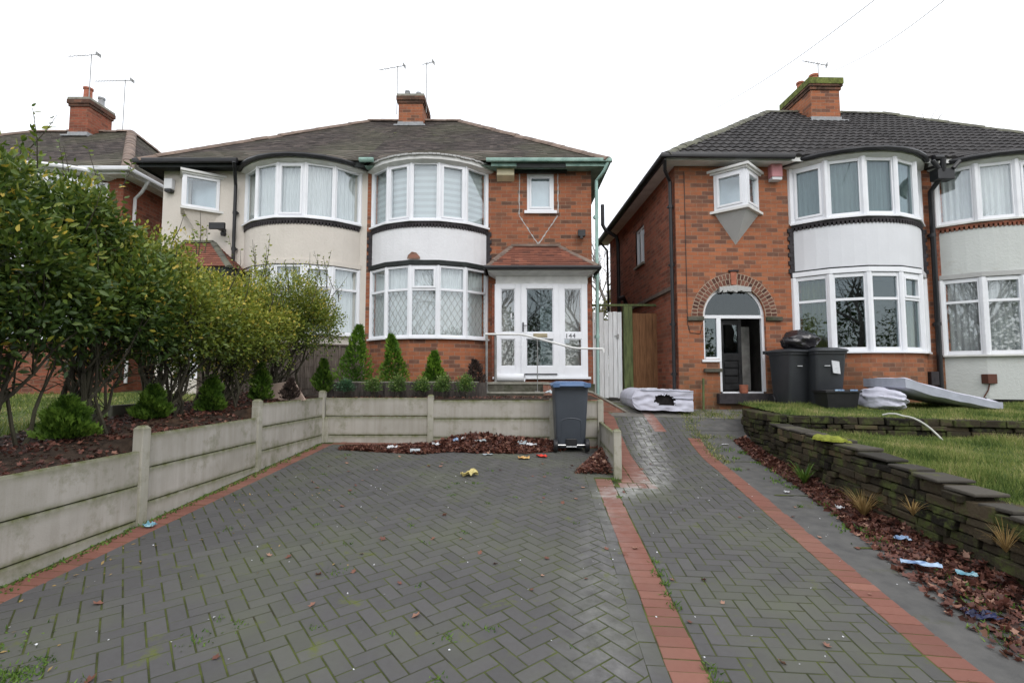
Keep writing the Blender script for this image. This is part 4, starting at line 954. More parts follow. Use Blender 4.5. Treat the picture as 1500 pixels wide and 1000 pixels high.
# the arch: two rings of brick on edge
b = MB(); bm_ = MB()
for ring, (r0, r1) in enumerate(((AR+.015, AR+.115), (AR+.128, AR+.228))):
    cnt = 28 if ring == 0 else 34
    for s in range(cnt):
        a0 = PI*s/cnt+.014; a1 = PI*(s+1)/cnt-.014
        if abs((a0+a1)/2-PI/2) < .05: continue
        pts = [(AX+r*math.cos(a), Y3-.014+random.uniform(-.002, .002), AZ+r*math.sin(a)) for r, a in ((r0, a0), (r1, a0), (r1, a1), (r0, a1))]
        b.prism(pts, (0, .03, 0))
arch = b.build('arch_brick', M['brick_arch'], h3, bevel=.004)
for s in range(36):
    a0, a1 = PI*s/36, PI*(s+1)/36; pts = [(AX+r*math.cos(a), Y3-.006, AZ+r*math.sin(a)) for r, a in ((AR, a0), (AR+.238, a0), (AR+.238, a1), (AR, a1))]; bm_.poly(pts)
bm_.build('arch_mortar', M['mortar'], arch)
b = MB(); b.prism([(AX-.05, Y3-.03, AZ+AR), (AX+.05, Y3-.03, AZ+AR), (AX+.065, Y3-.03, AZ+AR+.27), (AX-.065, Y3-.03, AZ+AR+.27)], (0, .04, 0)); b.build('keystone', M['pot'], arch, bevel=.004)
b = MB(); b.box(AX-.1, AX+.1, Y3-.05, Y3, AZ+AR+.27, AZ+AR+.3)
b.build('keystone_cap', M['brick_dark'], arch)
for sx in (-1, 1): b = MB(); x0 = AX+sx*(AR+.0); x1 = AX+sx*(AR+.32); b.box(min(x0, x1), max(x0, x1), Y3-.06, Y3, AZ-.09, AZ-.01); b.build('arch_springer', M['step'], h3, bevel=.006)
b = MB(); b.box(4.05, 4.4, Y3-.08, Y3+.05, 1.24, 1.31); b.build('brick_sill', M['step'], h3, bevel=.006)
b = MB()
for k in range(9):
    x = AX-.3+k*.07; b.prism([(x, Y3-.05, AZ+.5+random.uniform(-.03, .03)-(.04 if k in (0, 1) else 0)), (x+.075, Y3-.05, AZ+.5+random.uniform(-.03, .03)), (x+.075, Y3-.05, AZ+.62-abs(k-4)*.008), (x, Y3-.05, AZ+.62-abs(k-4)*.008)], (0, .1, 0))
b.build('broken_lintel', M['oriel_grey'], h3)
fr = MB(); yy = Y3+.06
for s in range(24):
    a0, a1 = PI*s/24, PI*(s+1)/24
    fr.prism([(AX+r*math.cos(a), yy, AZ+r*math.sin(a)) for r, a in ((AR-.055, a0), (AR, a0), (AR, a1), (AR-.055, a1))], (0, .07, 0))
fr.box(AX-AR, AX+AR, yy, yy+.07, AZ-.035, AZ+.03); fr.box(AX-AR, AX-AR+.05, yy, yy+.07, 1.5, AZ-.035)
fr.box(4.36, 4.45, yy, yy+.07, 1.5, AZ-.035); fr.box(4.40, 4.45, yy, yy+.07, .85, 1.5); fr.box(AX+AR-.055, AX+AR, yy, yy+.07, .85, AZ-.035)
fr.box(AX-AR+.05, 4.36, yy-.02, yy+.07, 1.44, 1.54); fr.box(4.45, AX+AR-.055, yy, yy+.07, .82, .85); fr.box(4.02, 4.4, Y3-.04, Y3+.06, 1.44, 1.49)
df = fr.build('door_frame', M['upvc'], h3, bevel=.003)
b = MB(); b.poly([(AX+(AR-.05)*math.cos(PI*s/20), yy+.03, AZ+(AR-.05)*math.sin(PI*s/20)) for s in range(21)]); b.box(AX-AR+.05, 4.36, yy+.03, yy+.036, 1.54, AZ-.03); b.build('fanlight_glass', M['glass_dark'], df)
# charred door standing ajar inside
Md = Matrix.Translation((4.47, yy+.1, 0)) @ Matrix.Rotation(R(12), 4, 'Z')
b = MB(); D = lambda *a: b.box(*a, mat=Md)
D(0, .08, 0, .045, .88, 2.3); D(.42, .5, 0, .045, .88, 2.3); D(.08, .42, 0, .045, .88, 1.0); D(.08, .42, 0, .045, 1.48, 1.62); D(.08, .42, 0, .045, 2.2, 2.3)
for z in (1.0, 1.16, 1.32): D(.08, .42, .02, .04, z, z+.15); D(.1, .4, .005, .02, z+.02, z+.13)
dd = b.build('open_door', M['door_dark'], h3, bevel=.004)
b = MB(); pts = [(.08, 1.62), (.42, 1.62), (.42, 2.2), (.30, 2.2), (.36, 2.05), (.33, 1.9), (.38, 1.78), (.27, 1.7), (.16, 1.74), (.08, 1.86)]; b.prism([Md @ Vector((x, .02, z)) for x, z in pts], (0, .006, 0)); b.build('broken_glass', M['glass_dark'], dd)
b = MB(); b.box(4.97, 5.03, yy+.35, yy+.42, .85, 2.32); b.box(5.05, 5.3, yy+.55, yy+.6, .85, 2.2); b.build('inner_jamb', M['frame_grey'], h3)
b = MB(); b.box(4.3, 5.4, Y3-.12, Y3+.05, .62, .82); b.build('doorstep', M['brick_dark'], h3, bevel=.01)
bay(h3, 7.27, 2.66, Y3, .68, .4, 1.63, 3.12, 4.22, 5.36, M['brick3'], M['render_smooth'], 2.62, up_case=(0,), lo_case=(3,), blind='grey', cur='gold', dark=True, band_m='upvc', fw=.075)
b = MB(); slabarc(b, 7.27, Y3, 2.66, .68, -.02, .04, 3.225, 3.25); b.build('dark_flashing', M['dark_timber'], h3)
bay_roof(h3, 7.27, 2.66, Y3, .68, 5.48, 10.0, 5.93, 'tile3', 'old_white', 'oriel_grey', gut='black')
oriel(h3, 4.36, 4.80, 5.26, Y3, .42, 4.44, 5.22, (4.77, 3.8), True, M['oriel_grey'])
b = MB(); b.box(5.48, 5.7, 9.62, Y3, 5.16, 5.46); b.build('alarm_box', M['alarm_red'], h3, bevel=.012)
b = MB(); b.box(5.49, 5.69, 9.63, Y3-.002, 5.1, 5.155); b.build('alarm_base', M['white_plastic'], h3)
rf3 = hip(h3, 3.26, XP3, 9.43, 16.1, 5.5, 7.15, XP3, 12.75, 8.2, 'tile3', .27, .17, 'ridge_grey', .024, parts=('L',), step=.026)
b = MB(); b.quad((3.28, 9.46, 5.42), (XP3, 9.46, 5.42), (XP3, Y3+.01, 5.42), (3.28, Y3+.01, 5.42)); b.quad((3.28, Y3, 5.42), (XC+.01, Y3, 5.42), (XC+.01, 16, 5.42), (3.28, 16, 5.42))
b.box(3.26, XP3, 9.45, 9.47, 5.4, 5.5); b.box(3.26, 3.28, 9.47, 16, 5.4, 5.5); b.build('soffit', M['old_white'], h3)
b = MB(); b.tube([(3.2, 16.1, 5.47), (3.2, 9.38, 5.47), (5.8, 9.38, 5.47)], .058, 8); b.tube([(8.6, 9.38, 5.47), (8.78, 9.38, 5.47)], .058, 8)
b.box(3.23, 3.26, 9.4, 16.1, 5.38, 5.5); b.build('gutter', M['black'], h3, smooth=True)
pipe('downpipe', [(3.24, 9.42, 5.42), (3.3, 9.6, 5.25), (3.49, 9.86, 5.12), (3.49, 9.86, .55)], 'black', h3, .036, [(3.49, 9.86, z) for z in (4.6, 3.4, 2.2, 1.2)])
pipe('soil_pipe', [(3.02, 14.2, 6.15), (3.02, 14.2, 5.55), (3.1, 14.2, 5.4), (3.42, 14.2, 5.2), (3.46, 14.2, 5.0), (3.46, 14.2, .6)], 'black', h3, .055)
pipe('downpipe', [(3.24, 15.6, 5.4), (3.45, 15.6, 5.15), (3.5, 15.6, .6)], 'black', h3, .034)
pipe('flue', [(3.5, 13.6, 2.6), (3.5, 13.6, 3.2), (3.4, 13.45, 3.3), (3.25, 13.3, 3.22)], 'black', h3, .06)
pipe('shared_downpipe', [(8.72, 9.3, 5.42), (8.72, 9.33, 5.2), (8.72, 9.4, 5.05), (8.77, 9.68, 4.9), (8.77, 9.7, .6)], 'black', h3, .048, [(8.77, 9.7, 4.0), (8.77, 9.7, 2.2)])
b = MB(); b.box(8.6, 8.94, 9.3, 9.5, 5.02, 5.24); b.tube([(8.5, 9.3, 5.38), (8.62, 9.3, 5.22)], .04, 8); b.tube([(9.05, 9.3, 5.38), (8.9, 9.3, 5.22)], .04, 8); b.build('hopper', M['black'], h3, bevel=.01)
c3 = chimney(h3, rf3, 7.97, 8.72, 12.1, 13.3, 7.6, 8.72, [(8.3, 12.45, .36, .12, 'pot'), (8.12, 12.75, .34, .1, 'pot')], 'brick3', True)
aerial(c3, 8.6, 12.7, 8.4, 9.6, .4, 160, 7, 25)
b = MB(); b.tube([(3.75, Y3-.01, 5.3), (3.75, Y3-.01, 2.2), (3.8, Y3-.012, 2.02), (4.0, Y3-.012, 2.0), (4.05, Y3-.012, 2.2)], .006, 5); b.build('wall_cable', M['black'], h3)
b = MB(); b.tube([(3.98, 9.66, .5), (3.99, 9.66, 1.12)], .022, 6); b.build('stub_pipe', M['timber_green'], h3)
b = MB(); b.box(8.5, 8.66, 9.6, 9.72, .98, 1.25); b.build('meter_box', M['brick_dark'], h3, bevel=.01)

# ---------------------------------------------------------------- white rendered half on the far right
h4 = thing('white_house', 'white rendered semi at the right edge with grey curtained bow windows', 'house', (11, 9.78, .6), F3)
hb4 = (9.1, 11.5, 1.64, 3.1); hu4 = (9.1, 11.5, 4.24, 5.34)
b = MB(); rect_wall(b, XP3, 14.0, .2, 5.42, Y3, [hb4, hu4]); b.quad((14, Y3, .2), (14, 15.7, .2), (14, 15.7, 5.42), (14, Y3, 5.42)); b.build('wall', M['brick3'], h4)
b = MB()
for (z0, z1) in ((.8, 3.3), (3.6, 5.42)):
    v = [(8.85, Y3+.12), (13.9, Y3+.12), (13.9, 13.5), (8.85, 13.5)]; b.quad(*[(x, y, z0) for x, y in v]); b.quad(*[(x, y, z1) for x, y in v][::-1])
    for i in (1, 2, 3): p, q = v[i], v[(i+1) % 4]; b.quad((*p, z0), (*p, z1), (*q, z1), (*q, z0))
b.build('interior', M['interior'], h4)
bay(h4, 10.28, 2.66, Y3, .68, .72, 1.58, 3.08, 4.2, 5.34, M['render_grey'], M['render_grey'], 2.62, up_case=(2,), lo_case=(), blind='net', cur='grey', teeth_m='brick_pink' if 'brick_pink' in M else 'brick_side', band_m='oriel_grey', sill_m='old_white', fw=.075)
b = MB(); strip(b, arc(10.28, Y3, 2.66, .6), .4, .74); b.build('plinth', M['brick_dark'], h4)
bay_roof(h4, 10.28, 2.66, Y3, .68, 5.46, 10.0, 5.93, 'tile3', 'old_white', 'oriel_grey', gut='black')
rf4 = hip(h4, XP3, 14.3, 9.43, 16.1, 5.5, XP3, 10.35, 12.75, 8.2, 'tile3', .27, .17, 'ridge_grey', .024, parts=('R',), step=.026)
b = MB(); b.quad((XP3, 9.46, 5.42), (14.3, 9.46, 5.42), (14.3, Y3+.01, 5.42), (XP3, Y3+.01, 5.42)); b.box(XP3, 14.3, 9.45, 9.47, 5.4, 5.5); b.build('soffit', M['old_white'], h4)
b = MB(); b.box(9.32, 9.5, 9.28, 9.42, 1.02, 1.2); b.tube([(9.4, 9.34, 1.02), (9.38, 9.35, .9), (9.34, 9.38, .8), (9.3, 9.4, .7)], .012, 6); b.build('meter_box', M['brick_arch'], h4, bevel=.01)

# ================================================================== GARDEN WALLS
def board(b, a, c, z0, z1, th=.05, seg=10):
    a = Vector((a[0], a[1], 0)); c = Vector((c[0], c[1], 0)); d = (c-a).normalized(); n = Vector((d.y, -d.x, 0))*th/2; L = (c-a).length
    prof = [(-1, z0, .9), (-1, z0+.05, .1), (-1, z1-.09, .1), (-1, z1-.02, .8), (-.8, z1, 1), (.8, z1, 1), (1, z1-.02, .8), (1, z1-.09, .1), (1, z0+.05, .1), (1, z0, .9)]
    vs = []; es = []
    for i in range(seg+1):
        p = a+d*(L*i/seg)
        for s, z, e in prof: vs.append(p-n*s+Vector((0, 0, z))); es.append(e)
    k = len(prof); fs = [(i*k+j, i*k+(j+1) % k, (i+1)*k+(j+1) % k, (i+1)*k+j) for i in range(seg) for j in range(k)]
    fs += [tuple(range(k))[::-1], tuple(seg*k+j for j in range(k))]
    b.add(vs, fs, random.random(), es)
def post(b, x, y, z0, z1, s=.048, fr=0):
    Mx = Matrix.Translation((x, y, 0)) @ Matrix.Rotation(R(fr), 4, 'Z') @ Matrix.Rotation(random.uniform(-.012, .012), 4, 'X')
    v = [Mx @ Vector((sx*s, sy*s, z)) for z in (z0, z1-.1, z1-.025) for sx, sy in ((-1, -1), (1, -1), (1, 1), (-1, 1))]
    v += [Mx @ Vector((sx*s*.55, sy*s*.55, z1)) for sx, sy in ((-1, -1), (1, -1), (1, 1), (-1, 1))]
    fs = [(k*4+i, k*4+(i+1) % 4, k*4+4+(i+1) % 4, k*4+4+i) for k in range(3) for i in range(4)]+[(12, 13, 14, 15)]
    b.add(v, fs, None, [.7]*4+[.1]*4+[.8]*4+[1]*4)
def panel_wall(label, base, frame, posts, tops, bases, nb=3, pz=.06, group=None):
    t = thing('concrete_wall', label, 'garden wall', base, frame, group)
    for i, (x, y, z) in enumerate(posts):
        b = MB(); post(b, x, y, bases(x, y)-.1, z); b.build('post', M['post'], t, bevel=.006)
    for i in range(len(posts)-1):
        p, q = posts[i], posts[i+1]; zt = tops[i]
        for k in range(nb):
            z1 = zt-k*.305
            if z1 < min(bases(p[0], p[1]), bases(q[0], q[1]))-.02: continue
            b = MB(); board(b, p, q, z1-.297, z1-.003, .05); b.build('board', M['concrete'], t)
    return t
Wd = rot(0)
def w2f(frame, X, Y): v = rot(-frame) @ Vector((X, Y, 0)); return v.x, v.y
def f2w(frame, X, Y): v = rot(frame) @ Vector((X, Y, 0)); return v.x, v.y
WX = -3.62
panel_wall('long concrete panel wall stepping up beside the hedge on the left of the drive', (WX, 4.3, g(WX, 4.3)), 0,
           [(WX, .58, .5), (WX, 2.46, .62), (WX, 4.34, .72), (WX-.02, 6.2, .87), (WX, 8.04, .93)], [.37, .5, .64, .815], lambda x, y: g(x, y), 5)
gb = lambda x, y: g(*f2w(F1, x, y))
pts = [(-3.12, 8.24, .93)]; c0x, c0y = w2f(F1, WX, 8.04)
P_ = [(c0x+.06, c0y+.02, .5), (c0x+1.78, c0y+.02, .86), (c0x+3.78, c0y+.02, .80), (c0x+4.57, c0y+.02, .78)]
panel_wall('concrete panel wall across the end of the drive behind the leaf pile', (c0x+2, c0y, g(-1.5, 8)), F1, P_, [.81, .77, .76], lambda x, y: gb(x, y)-.05, 4)
panel_wall('short low concrete panel return on the right of the wheelie bin', (.91, 7.3, 0), 0, [(.93, 6.42, .50), (.93, 8.2, .3)], [.43], lambda x, y: g(.6, y)-.03, 3)
# stone walls
def stone_wall(label, path, tops, bot, thick=.3, ch=.095, coping=True, base=None, sd=1):
    t = thing('stone_wall', label, 'garden wall', base or (path[0][0], path[0][1], bot(path[0][0], path[0][1])))
    rd = random.Random(sd); b = MB(); cp = []
    # arc length parameter
    S = [0]
    for p, q in zip(path[:-1], path[1:]): S.append(S[-1]+math.hypot(q[0]-p[0], q[1]-p[1]))
    def at(s):
        s = max(0, min(S[-1]-1e-6, s)); i = max(k for k in range(len(S)-1) if S[k] <= s); f = (s-S[i])/(S[i+1]-S[i]); p, q = path[i], path[i+1]
        d = Vector((q[0]-p[0], q[1]-p[1], 0)).normalized(); return Vector((p[0]+(q[0]-p[0])*f, p[1]+(q[1]-p[1])*f, 0)), d, tops[i]+(tops[i+1]-tops[i])*f
    zb = min(bot(*p[:2]) for p in path)-.1; row = 0; z = zb; zmax = max(tops)
    while z < zmax:
        h = ch*rd.uniform(.85, 1.2); s = -rd.uniform(0, .3)
        while s < S[-1]:
            L = rd.uniform(.12, .36); s1 = min(S[-1], s+L); s0 = max(0, s)
            if s1-s0 > .03:
                pm, dm, tm = at((s0+s1)/2); zlo = bot(pm.x, pm.y)-.12
                if z+h*.5 < tm and z+h > zlo:
                    p, d, _ = at(s0+.005); q, _, _ = at(s1-.005); d = (q-p).normalized(); n = Vector((d.y, -d.x, 0)); pr = rd.uniform(-.02, .03); zt = min(z+h-.008, tm); zt = tm if zt > tm-.05 else zt
                    jj = lambda: Vector((rd.uniform(-.008, .008), rd.uniform(-.008, .008), rd.uniform(-.006, .006)))
                    vs = [p+n*pr+jj(), q+n*(pr+rd.uniform(-.008, .008))+jj(), q-n*thick+jj(), p-n*thick+jj()]
                    lo = [v+Vector((0, 0, z)) for v in vs]; hi = [v+Vector((0, 0, zt))-n*rd.uniform(0, .015)+jj() for v in vs]
                    b.add(lo+hi, [(0, 3, 2, 1), (4, 5, 6, 7), (0, 1, 5, 4), (1, 2, 6, 5), (2, 3, 7, 6), (3, 0, 4, 7)], min(1, max(0, rd.gauss(.45, .25))))
            s += L
        z += h
    b.build('stonework', M['stone'], t, bevel=.009)
    if coping:
        b = MB(); s = 0
        while s < S[-1]:
            L = rd.uniform(.26, .5); s1 = min(S[-1], s+L)
            if s1-s > .1:
                p, d, tz = at(s+.01); q, _, tz2 = at(s1-.01); d = (q-p).normalized(); n = Vector((d.y, -d.x, 0)); o = rd.uniform(-.01, .02); zc = (tz+tz2)/2+rd.uniform(0, .018); tl = rd.uniform(-.006, .006)
                vs = [p+n*o, q+n*(o+rd.uniform(-.045, .04)), q-n*(thick+rd.uniform(-.05, .03)), p-n*thick]
                b.add([v+Vector((0, 0, zc)) for v in vs]+[v+Vector((0, 0, zc+.03+(tl if k in (0, 3) else -tl))) for k, v in enumerate(vs)], [(0, 3, 2, 1), (4, 5, 6, 7), (0, 1, 5, 4), (1, 2, 6, 5), (2, 3, 7, 6), (3, 0, 4, 7)], rd.random())
            s = s1
        b.build('coping', M['coping'], t, bevel=.01)
    return t
stone_wall('tall mossy stone wall of the upper lawn, curving round at the path', [(3.85, 9.5), (3.5, 9.1), (3.42, 8.4), (3.45, 7.9), (3.75, 7.66), (4.6, 7.45), (6.4, 7.13), (14, 6.2)], [.58, .58, .58, .58, .57, .57, .56, .54],
           lambda x, y: g(x, y) if x < 3.6 else .2, .22, .075, False, None, 3)
stone_wall('long low dark stone wall with loose coping slabs beside the leaf strewn path', [(3.42, 7.85), (3.36, 6.9), (3.3, 6.1), (3.29, 5.5), (3.28, 5.49), (3.27, 4.6), (3.28, 3.9), (3.3, 2.4)], [.42, .41, .38, .37, .31, .29, .17, .08],
           lambda x, y: g(x, y), .26, .075, True, None, 5)
b = MB()
for i in range(150):
    x = 3.38+random.gauss(0, .05); y = 6.15+random.gauss(0, .11); s = random.uniform(.03, .06); b.lathe([(s, .42), (s*.8, .42+s*.45), (s*.2, .42+s*.7)], x, y, 6)
single(b, 'moss_cushion', M['moss'], 'bright yellow green moss cushion on the coping of the low stone wall', 'moss', (3.38, 6.15, .43), smooth=True)
# ---- lawns and beds
def lz(x, y):
    return np.interp(y, [2, 3.9, 5, 7.5], [.02, .14, .27, .33])
def uz(x, y): return .56+.035*(y-7.4)
sheet('lower_lawn', (lambda y: 3.45, lambda y: 16), 1.0, 7.5, 20, 0, M['turf'], 10, lz)
tier = [(3.6, 9.3), (3.6, 7.9), (3.85, 7.66), (4.6, 7.45), (6.4, 7.13), (14, 6.2)]
b = MB(); pb = [(4.1, 9.9)]+[(x+.1, y+(.12 if x > 3.7 else 0)) for x, y in tier]+[(16, 11.6), (4.1, 10.4)]
b.poly([(x, y, uz(x, y)) for x, y in pb]); struct(b, 'upper_lawn', M['turf'])
def soilz(x, y):
    near = [.33, .46, .60, .775][min(3, max(0, int((y-.58)/1.88)))]; far = np.interp(y, [2.4, 3.4, 5.2, 7.2, 8.2, 9.4], [.44, .5, .64, .79, .82, .9])+.03*math.sin(x*5)*math.cos(y*4)+min(.25, max(0, (-x-4))*.06)
    k = ss((-3.64-x)/.45); return float(near+(far-near)*k)
sheet('garden_bed', (lambda y: -4.9, lambda y: -3.645), .5, 8.1, 90, 0, M['soil'], 12, soilz)
def s2(x, y): return .8+.02*math.sin(x*7)
b = MB()
poly = [f2w(F1, *p) for p in [(c0x-1.9, 8.3), (c0x+4.6, 8.3), (c0x+4.6, 9.5), (c0x-1.9, 9.5)]]
struct(MB().poly([(x, y, .775 if i < 2 else .80) for i, (x, y) in enumerate(poly)]), 'flower_bed', M['soil'])
struct(MB().poly([(*f2w(F1, *p), 1.0) for p in [(-3.15, 9.05), (-.6, 9.05), (-.6, 11), (-3.15, 11)]]), 'raised_bed', M['soil'])
def gz(x, y): return .62+.03*(y-5)
sheet('left_lawn', (lambda y: -16, lambda y: -4.88), 0, 11.5, 20, 0, M['turf'], 8, gz)
def blades(name, n, fx, zf, h, wd, mat, lean=.35):
    P = fx(n); z = np.array([zf(a, c) for a, c in P]); P = np.column_stack([P, z]); n = len(P)
    d = rng.normal(size=(n, 3))*lean; d[:, 2] = 1
    Rm = rotmats(d, np.column_stack([rng.normal(size=(n, 2)), np.zeros(n)])); s = h*rng.uniform(.5, 1.3, n)
    cl = .55+.3*np.sin(P[:, 0]*8+P[:, 1]*5)*np.sin(P[:, 1]*9)+.5*np.sin(P[:, 0]*2.1+3*np.sin(P[:, 1]*1.3))*np.cos(P[:, 1]*2.7); s = s*np.clip(cl, .35, 1.5)
    S = np.column_stack([np.full(n, wd), s, s]); t = np.clip(.45+.25*np.sin(P[:, 0]*3.1+P[:, 1]*2)*np.cos(P[:, 1]*1.7-P[:, 0])+.2*np.sin(P[:, 0]*9)*np.sin(P[:, 1]*7)+rng.normal(0, .2, n), 0, 1)
    o = scatter(name, BLADE_V, BLADE_F, P, Rm, S, mat, None, t); o['kind'] = 'stuff'; return o
def f(n):
    x = 3.5+rng.random(n)**1.6*8; y = rng.uniform(2.4, 7.45, n); return np.column_stack([x, y])[(y < 7.6-.12*x+.35) & (x < 1.05*y+1.5)]
blades('lower_lawn_grass', 85000, f, lz, .1, .007, M['grass'])
def f(n):
    x = rng.uniform(3.65, 10.5, n); y = rng.uniform(6.6, 10.6, n)
    yt = np.interp(x, [3.6, 3.95, 4.6, 6.4, 14], [7.95, 7.74, 7.52, 7.2, 6.25]); return np.column_stack([x, y])[(y > yt) & (y < 9.75+.09*(x-3.7))]
blades('upper_lawn_grass', 55000, f, uz, .075, .007, M['grass'])
def f(n):
    x = -5-rng.random(n)*6; y = rng.uniform(3.5, 10.5, n); return np.column_stack([x, y])
blades('left_lawn_grass', 22000, f, gz, .08, .012, M['grass'])
# dead leaves, bark and weeds on the left bed
def leaves(name, P, size, mat, tint=None, flat=.5, shape=None, label=None):
    n = len(P); d = rng.normal(size=(n, 3)); d[:, 2] *= flat; nrm = rng.normal(size=(n, 3))*flat; nrm[:, 2] += 1
    x = np.cross(d, nrm); Rm = rotmats(d, nrm); Rm = np.stack([Rm[:, :, 0], Rm[:, :, 1], Rm[:, :, 2]], axis=2)
    o = scatter(name, *(shape or (DEAD_V, DEAD_F)), P, Rm, size*rng.uniform(.6, 1.25, n), mat, None, tint); o['kind'] = 'stuff'; return o
DEAD_V = [(0, -.5, .04), (-.2, -.3, .0), (-.45, -.05, .12), (-.18, .1, .02), (-.25, .45, .1), (0, .28, 0), (.25, .42, .12), (.2, .08, .0), (.46, -.1, .1), (.18, -.3, .02), (0, 0, -.04)]
DEAD_F = [(10, i, (i+1) % 10) for i in range(10)]
n = 3500; x = rng.uniform(-4.9, -3.68, n); y = rng.uniform(2.4, 8.1, n)
leaves('bed_leaf_litter', np.column_stack([x, y, [soilz(a, c)+.015 for a, c in zip(x, y)]]), .045, M['litter'], np.clip(rng.normal(.35, .3, n), 0, 1))
n = 500; q = np.array([f2w(F1, a, c) for a, c in zip(rng.uniform(c0x, c0x+4.4, n), rng.uniform(8.32, 8.95, n))]); leaves('flower_bed_litter', np.column_stack([q, np.full(n, .80)]), .04, M['litter'], np.clip(rng.normal(.3, .3, n), 0, 1))
# leaf pile along the back wall
def pile(n):
    x = rng.uniform(-3.1, .35, n); hw = np.interp(x, [-3.1, -2.2, -1.6, -1, -.3, .3], [.12, .35, .5, .62, .6, .35]); ht = np.interp(x, [-3.1, -2.2, -1.7, -1.1, -.5, .1, .35], [.02, .05, .09, .22, .15, .1, .02])
    back = np.interp(x, [-3.1, -1.8, -1.4, .35], [7.62, 7.8, 8.12, 8.22]); v = rng.random(n); y = back-hw*v
    z = np.array([g(a, c) for a, c in zip(x, y)])+.012+ht*(1-v)**.8*(1-.25*rng.random(n)); return np.column_stack([x, y, z])
struct(MB(), 'tmp', None); bpy.data.objects.remove(bpy.data.objects['tmp'])
leaves('leaf_pile', pile(4300), .075, M['litter'], np.clip(rng.normal(.42, .27, 4300), 0, 1), .6)
b = MB(); nn = 30
for i in range(nn+1):
    x = -3.0+3.3*i/nn; ht = np.interp(x, [-3.1, -2.2, -1.7, -1.1, -.5, .1, .35], [.0, .02, .06, .19, .12, .07, 0]); bk = np.interp(x, [-3.1, -1.8, -1.4, .35], [7.6, 7.8, 8.14, 8.24]); hw = np.interp(x, [-3.1, -2.2, -1.6, -1, -.3, .3], [.12, .35, .5, .62, .6, .35])
    for v in (0, .33, .66, 1): y = bk-hw*v; b.v.append((x, y, g(x, y)-.004+ht*(1-v)**.8)); b.e.append(0)
for i in range(nn):
    for j in range(3): a = i*4+j; b.f.append((a, a+1, a+5, a+4)); b.t.append(.2)
struct(b, 'leaf_pile_core', M['litter'], 'stuff', smooth=True)
n = 900; a = rng.random(n); x = .9-rng.random(n)*.5*(1-a)-.02; y = 6.55+1.2*a; leaves('corner_leaf_pile', np.column_stack([x, y, gnp(x, y)+.01+.09*rng.random(n)*np.clip((x-.4)/.5, 0, 1)]), .07, M['litter'], np.clip(rng.normal(.5, .27, n), 0, 1), .6)
b = MB()    # mossy joints between the slabs of the path
for y in (3.0, 4.45, 5.9, 7.5, 8.9):
    x = 2.6
    while x < 3.3: w_ = random.uniform(.004, .011); yy_ = y+random.uniform(-.006, .006)+.04*(x-2.6); w_ *= 2.2; b.quad((x, yy_-w_, g(x, y)+.003), (x+.07, yy_-w_, g(x+.07, y)+.003), (x+.07, yy_+w_, g(x+.07, y)+.003), (x, yy_+w_, g(x, y)+.003)); x += .07
struct(b, 'path_joints', M['joint'])
# leaves under the stone wall
n = 5600; y = 2.5+rng.random(n)**.9*6.0; xl_ = np.interp(y, [2.4, 3.3, 4, 5, 6.1, 7, 8.5], [2.45, 2.5, 2.62, 2.82, 3.0, 3.08, 3.12]); u = rng.random(n)**.62; x = xl_+(3.3-xl_)*u
leaves('path_leaf_litter', np.column_stack([x, y, gnp(x, y)+.012+.10*rng.random(n)*u**3]), .066, M['litter'], np.clip(rng.normal(.42, .27, n), 0, 1), .55)
n = 90; x = rng.uniform(-3.3, 3.0, n); y = rng.uniform(1.6, 7.2, n); k = (x < .9) | (y < 9); x, y = x[k], y[k]; leaves('scattered_leaves', np.column_stack([x, y, gnp(x, y)+.008]), .055, M['litter'], rng.uniform(.5, 1, len(x)), .25)
n = 160; x = rng.uniform(-3.3, 2.9, n); y = rng.uniform(1.4, 7, n); leaves('scattered_chippings', np.column_stack([x, y, gnp(x, y)+.004]), .014, M['paper_white'], None, .3)
n = 70; x = -3.3+rng.random(n)**2*2; y = rng.uniform(2.2, 5.5, n); leaves('yellow_leaves', np.column_stack([x, y, gnp(x, y)+.006]), .032, M['dry_grass'], rng.uniform(.6, 1, n), .3, (SIMPLE_V, SIMPLE_F))
def tufts(name, spots, mat, h=.05, wd=.012, n=26, sp=.05, lean=.8, zf=g):
    P = []; 
    for (x, y, k) in spots:
        m = int(n*k); P.append(np.column_stack([rng.normal(x, sp*k, m), rng.normal(y, sp*k, m)]))
    P = np.vstack(P); z = np.array([zf(a, c) for a, c in P]); n_ = len(P); d = rng.normal(size=(n_, 3))*lean; d[:, 2] = np.abs(d[:, 2])+.5
    s = h*rng.uniform(.5, 1.3, n_); o = scatter(name, BLADE_V, BLADE_F, np.column_stack([P, z]), rotmats(d), np.column_stack([np.full(n_, wd), s, s]), mat); o['kind'] = 'stuff'; return o
sp = [(-3.54+rng.normal(0, .025), y, 1) for y in np.arange(1.9, 7.9, .05)]
tufts('wall_foot_weeds', sp, M['weed'], .028, .014, 9, .02, 1.4)
sp = [(rng.uniform(-3.3, .4), rng.uniform(1.6, 7.4), rng.uniform(.3, .9)) for _ in range(46)]+[(-2.9, 2.6, 2.4), (-1.9, 2.75, 1.6), (-1.5, 3.6, 1.4), (-2.2, 2.2, 1.5)]
sp += [(rng.normal(-2.62, .1), rng.normal(2.36, .04), 1.3) for _ in range(14)]
tufts('paving_weeds', sp, M['weed'], .024, .009, 22, .035, 1.2)
sp = [(.85+rng.normal(0, .015), y, rng.uniform(.5, 1.3)) for y in (3.35, 3.5, 3.65, 3.8, 4.0, 2.6, 2.75, 5.6, 6.3)]+[(2.66, 3.2, 2.2), (2.63, 7.0, 1.5), (2.68, 5.5, .6)]
tufts('edging_weeds', sp, M['weed'], .04, .009, 28, .03)
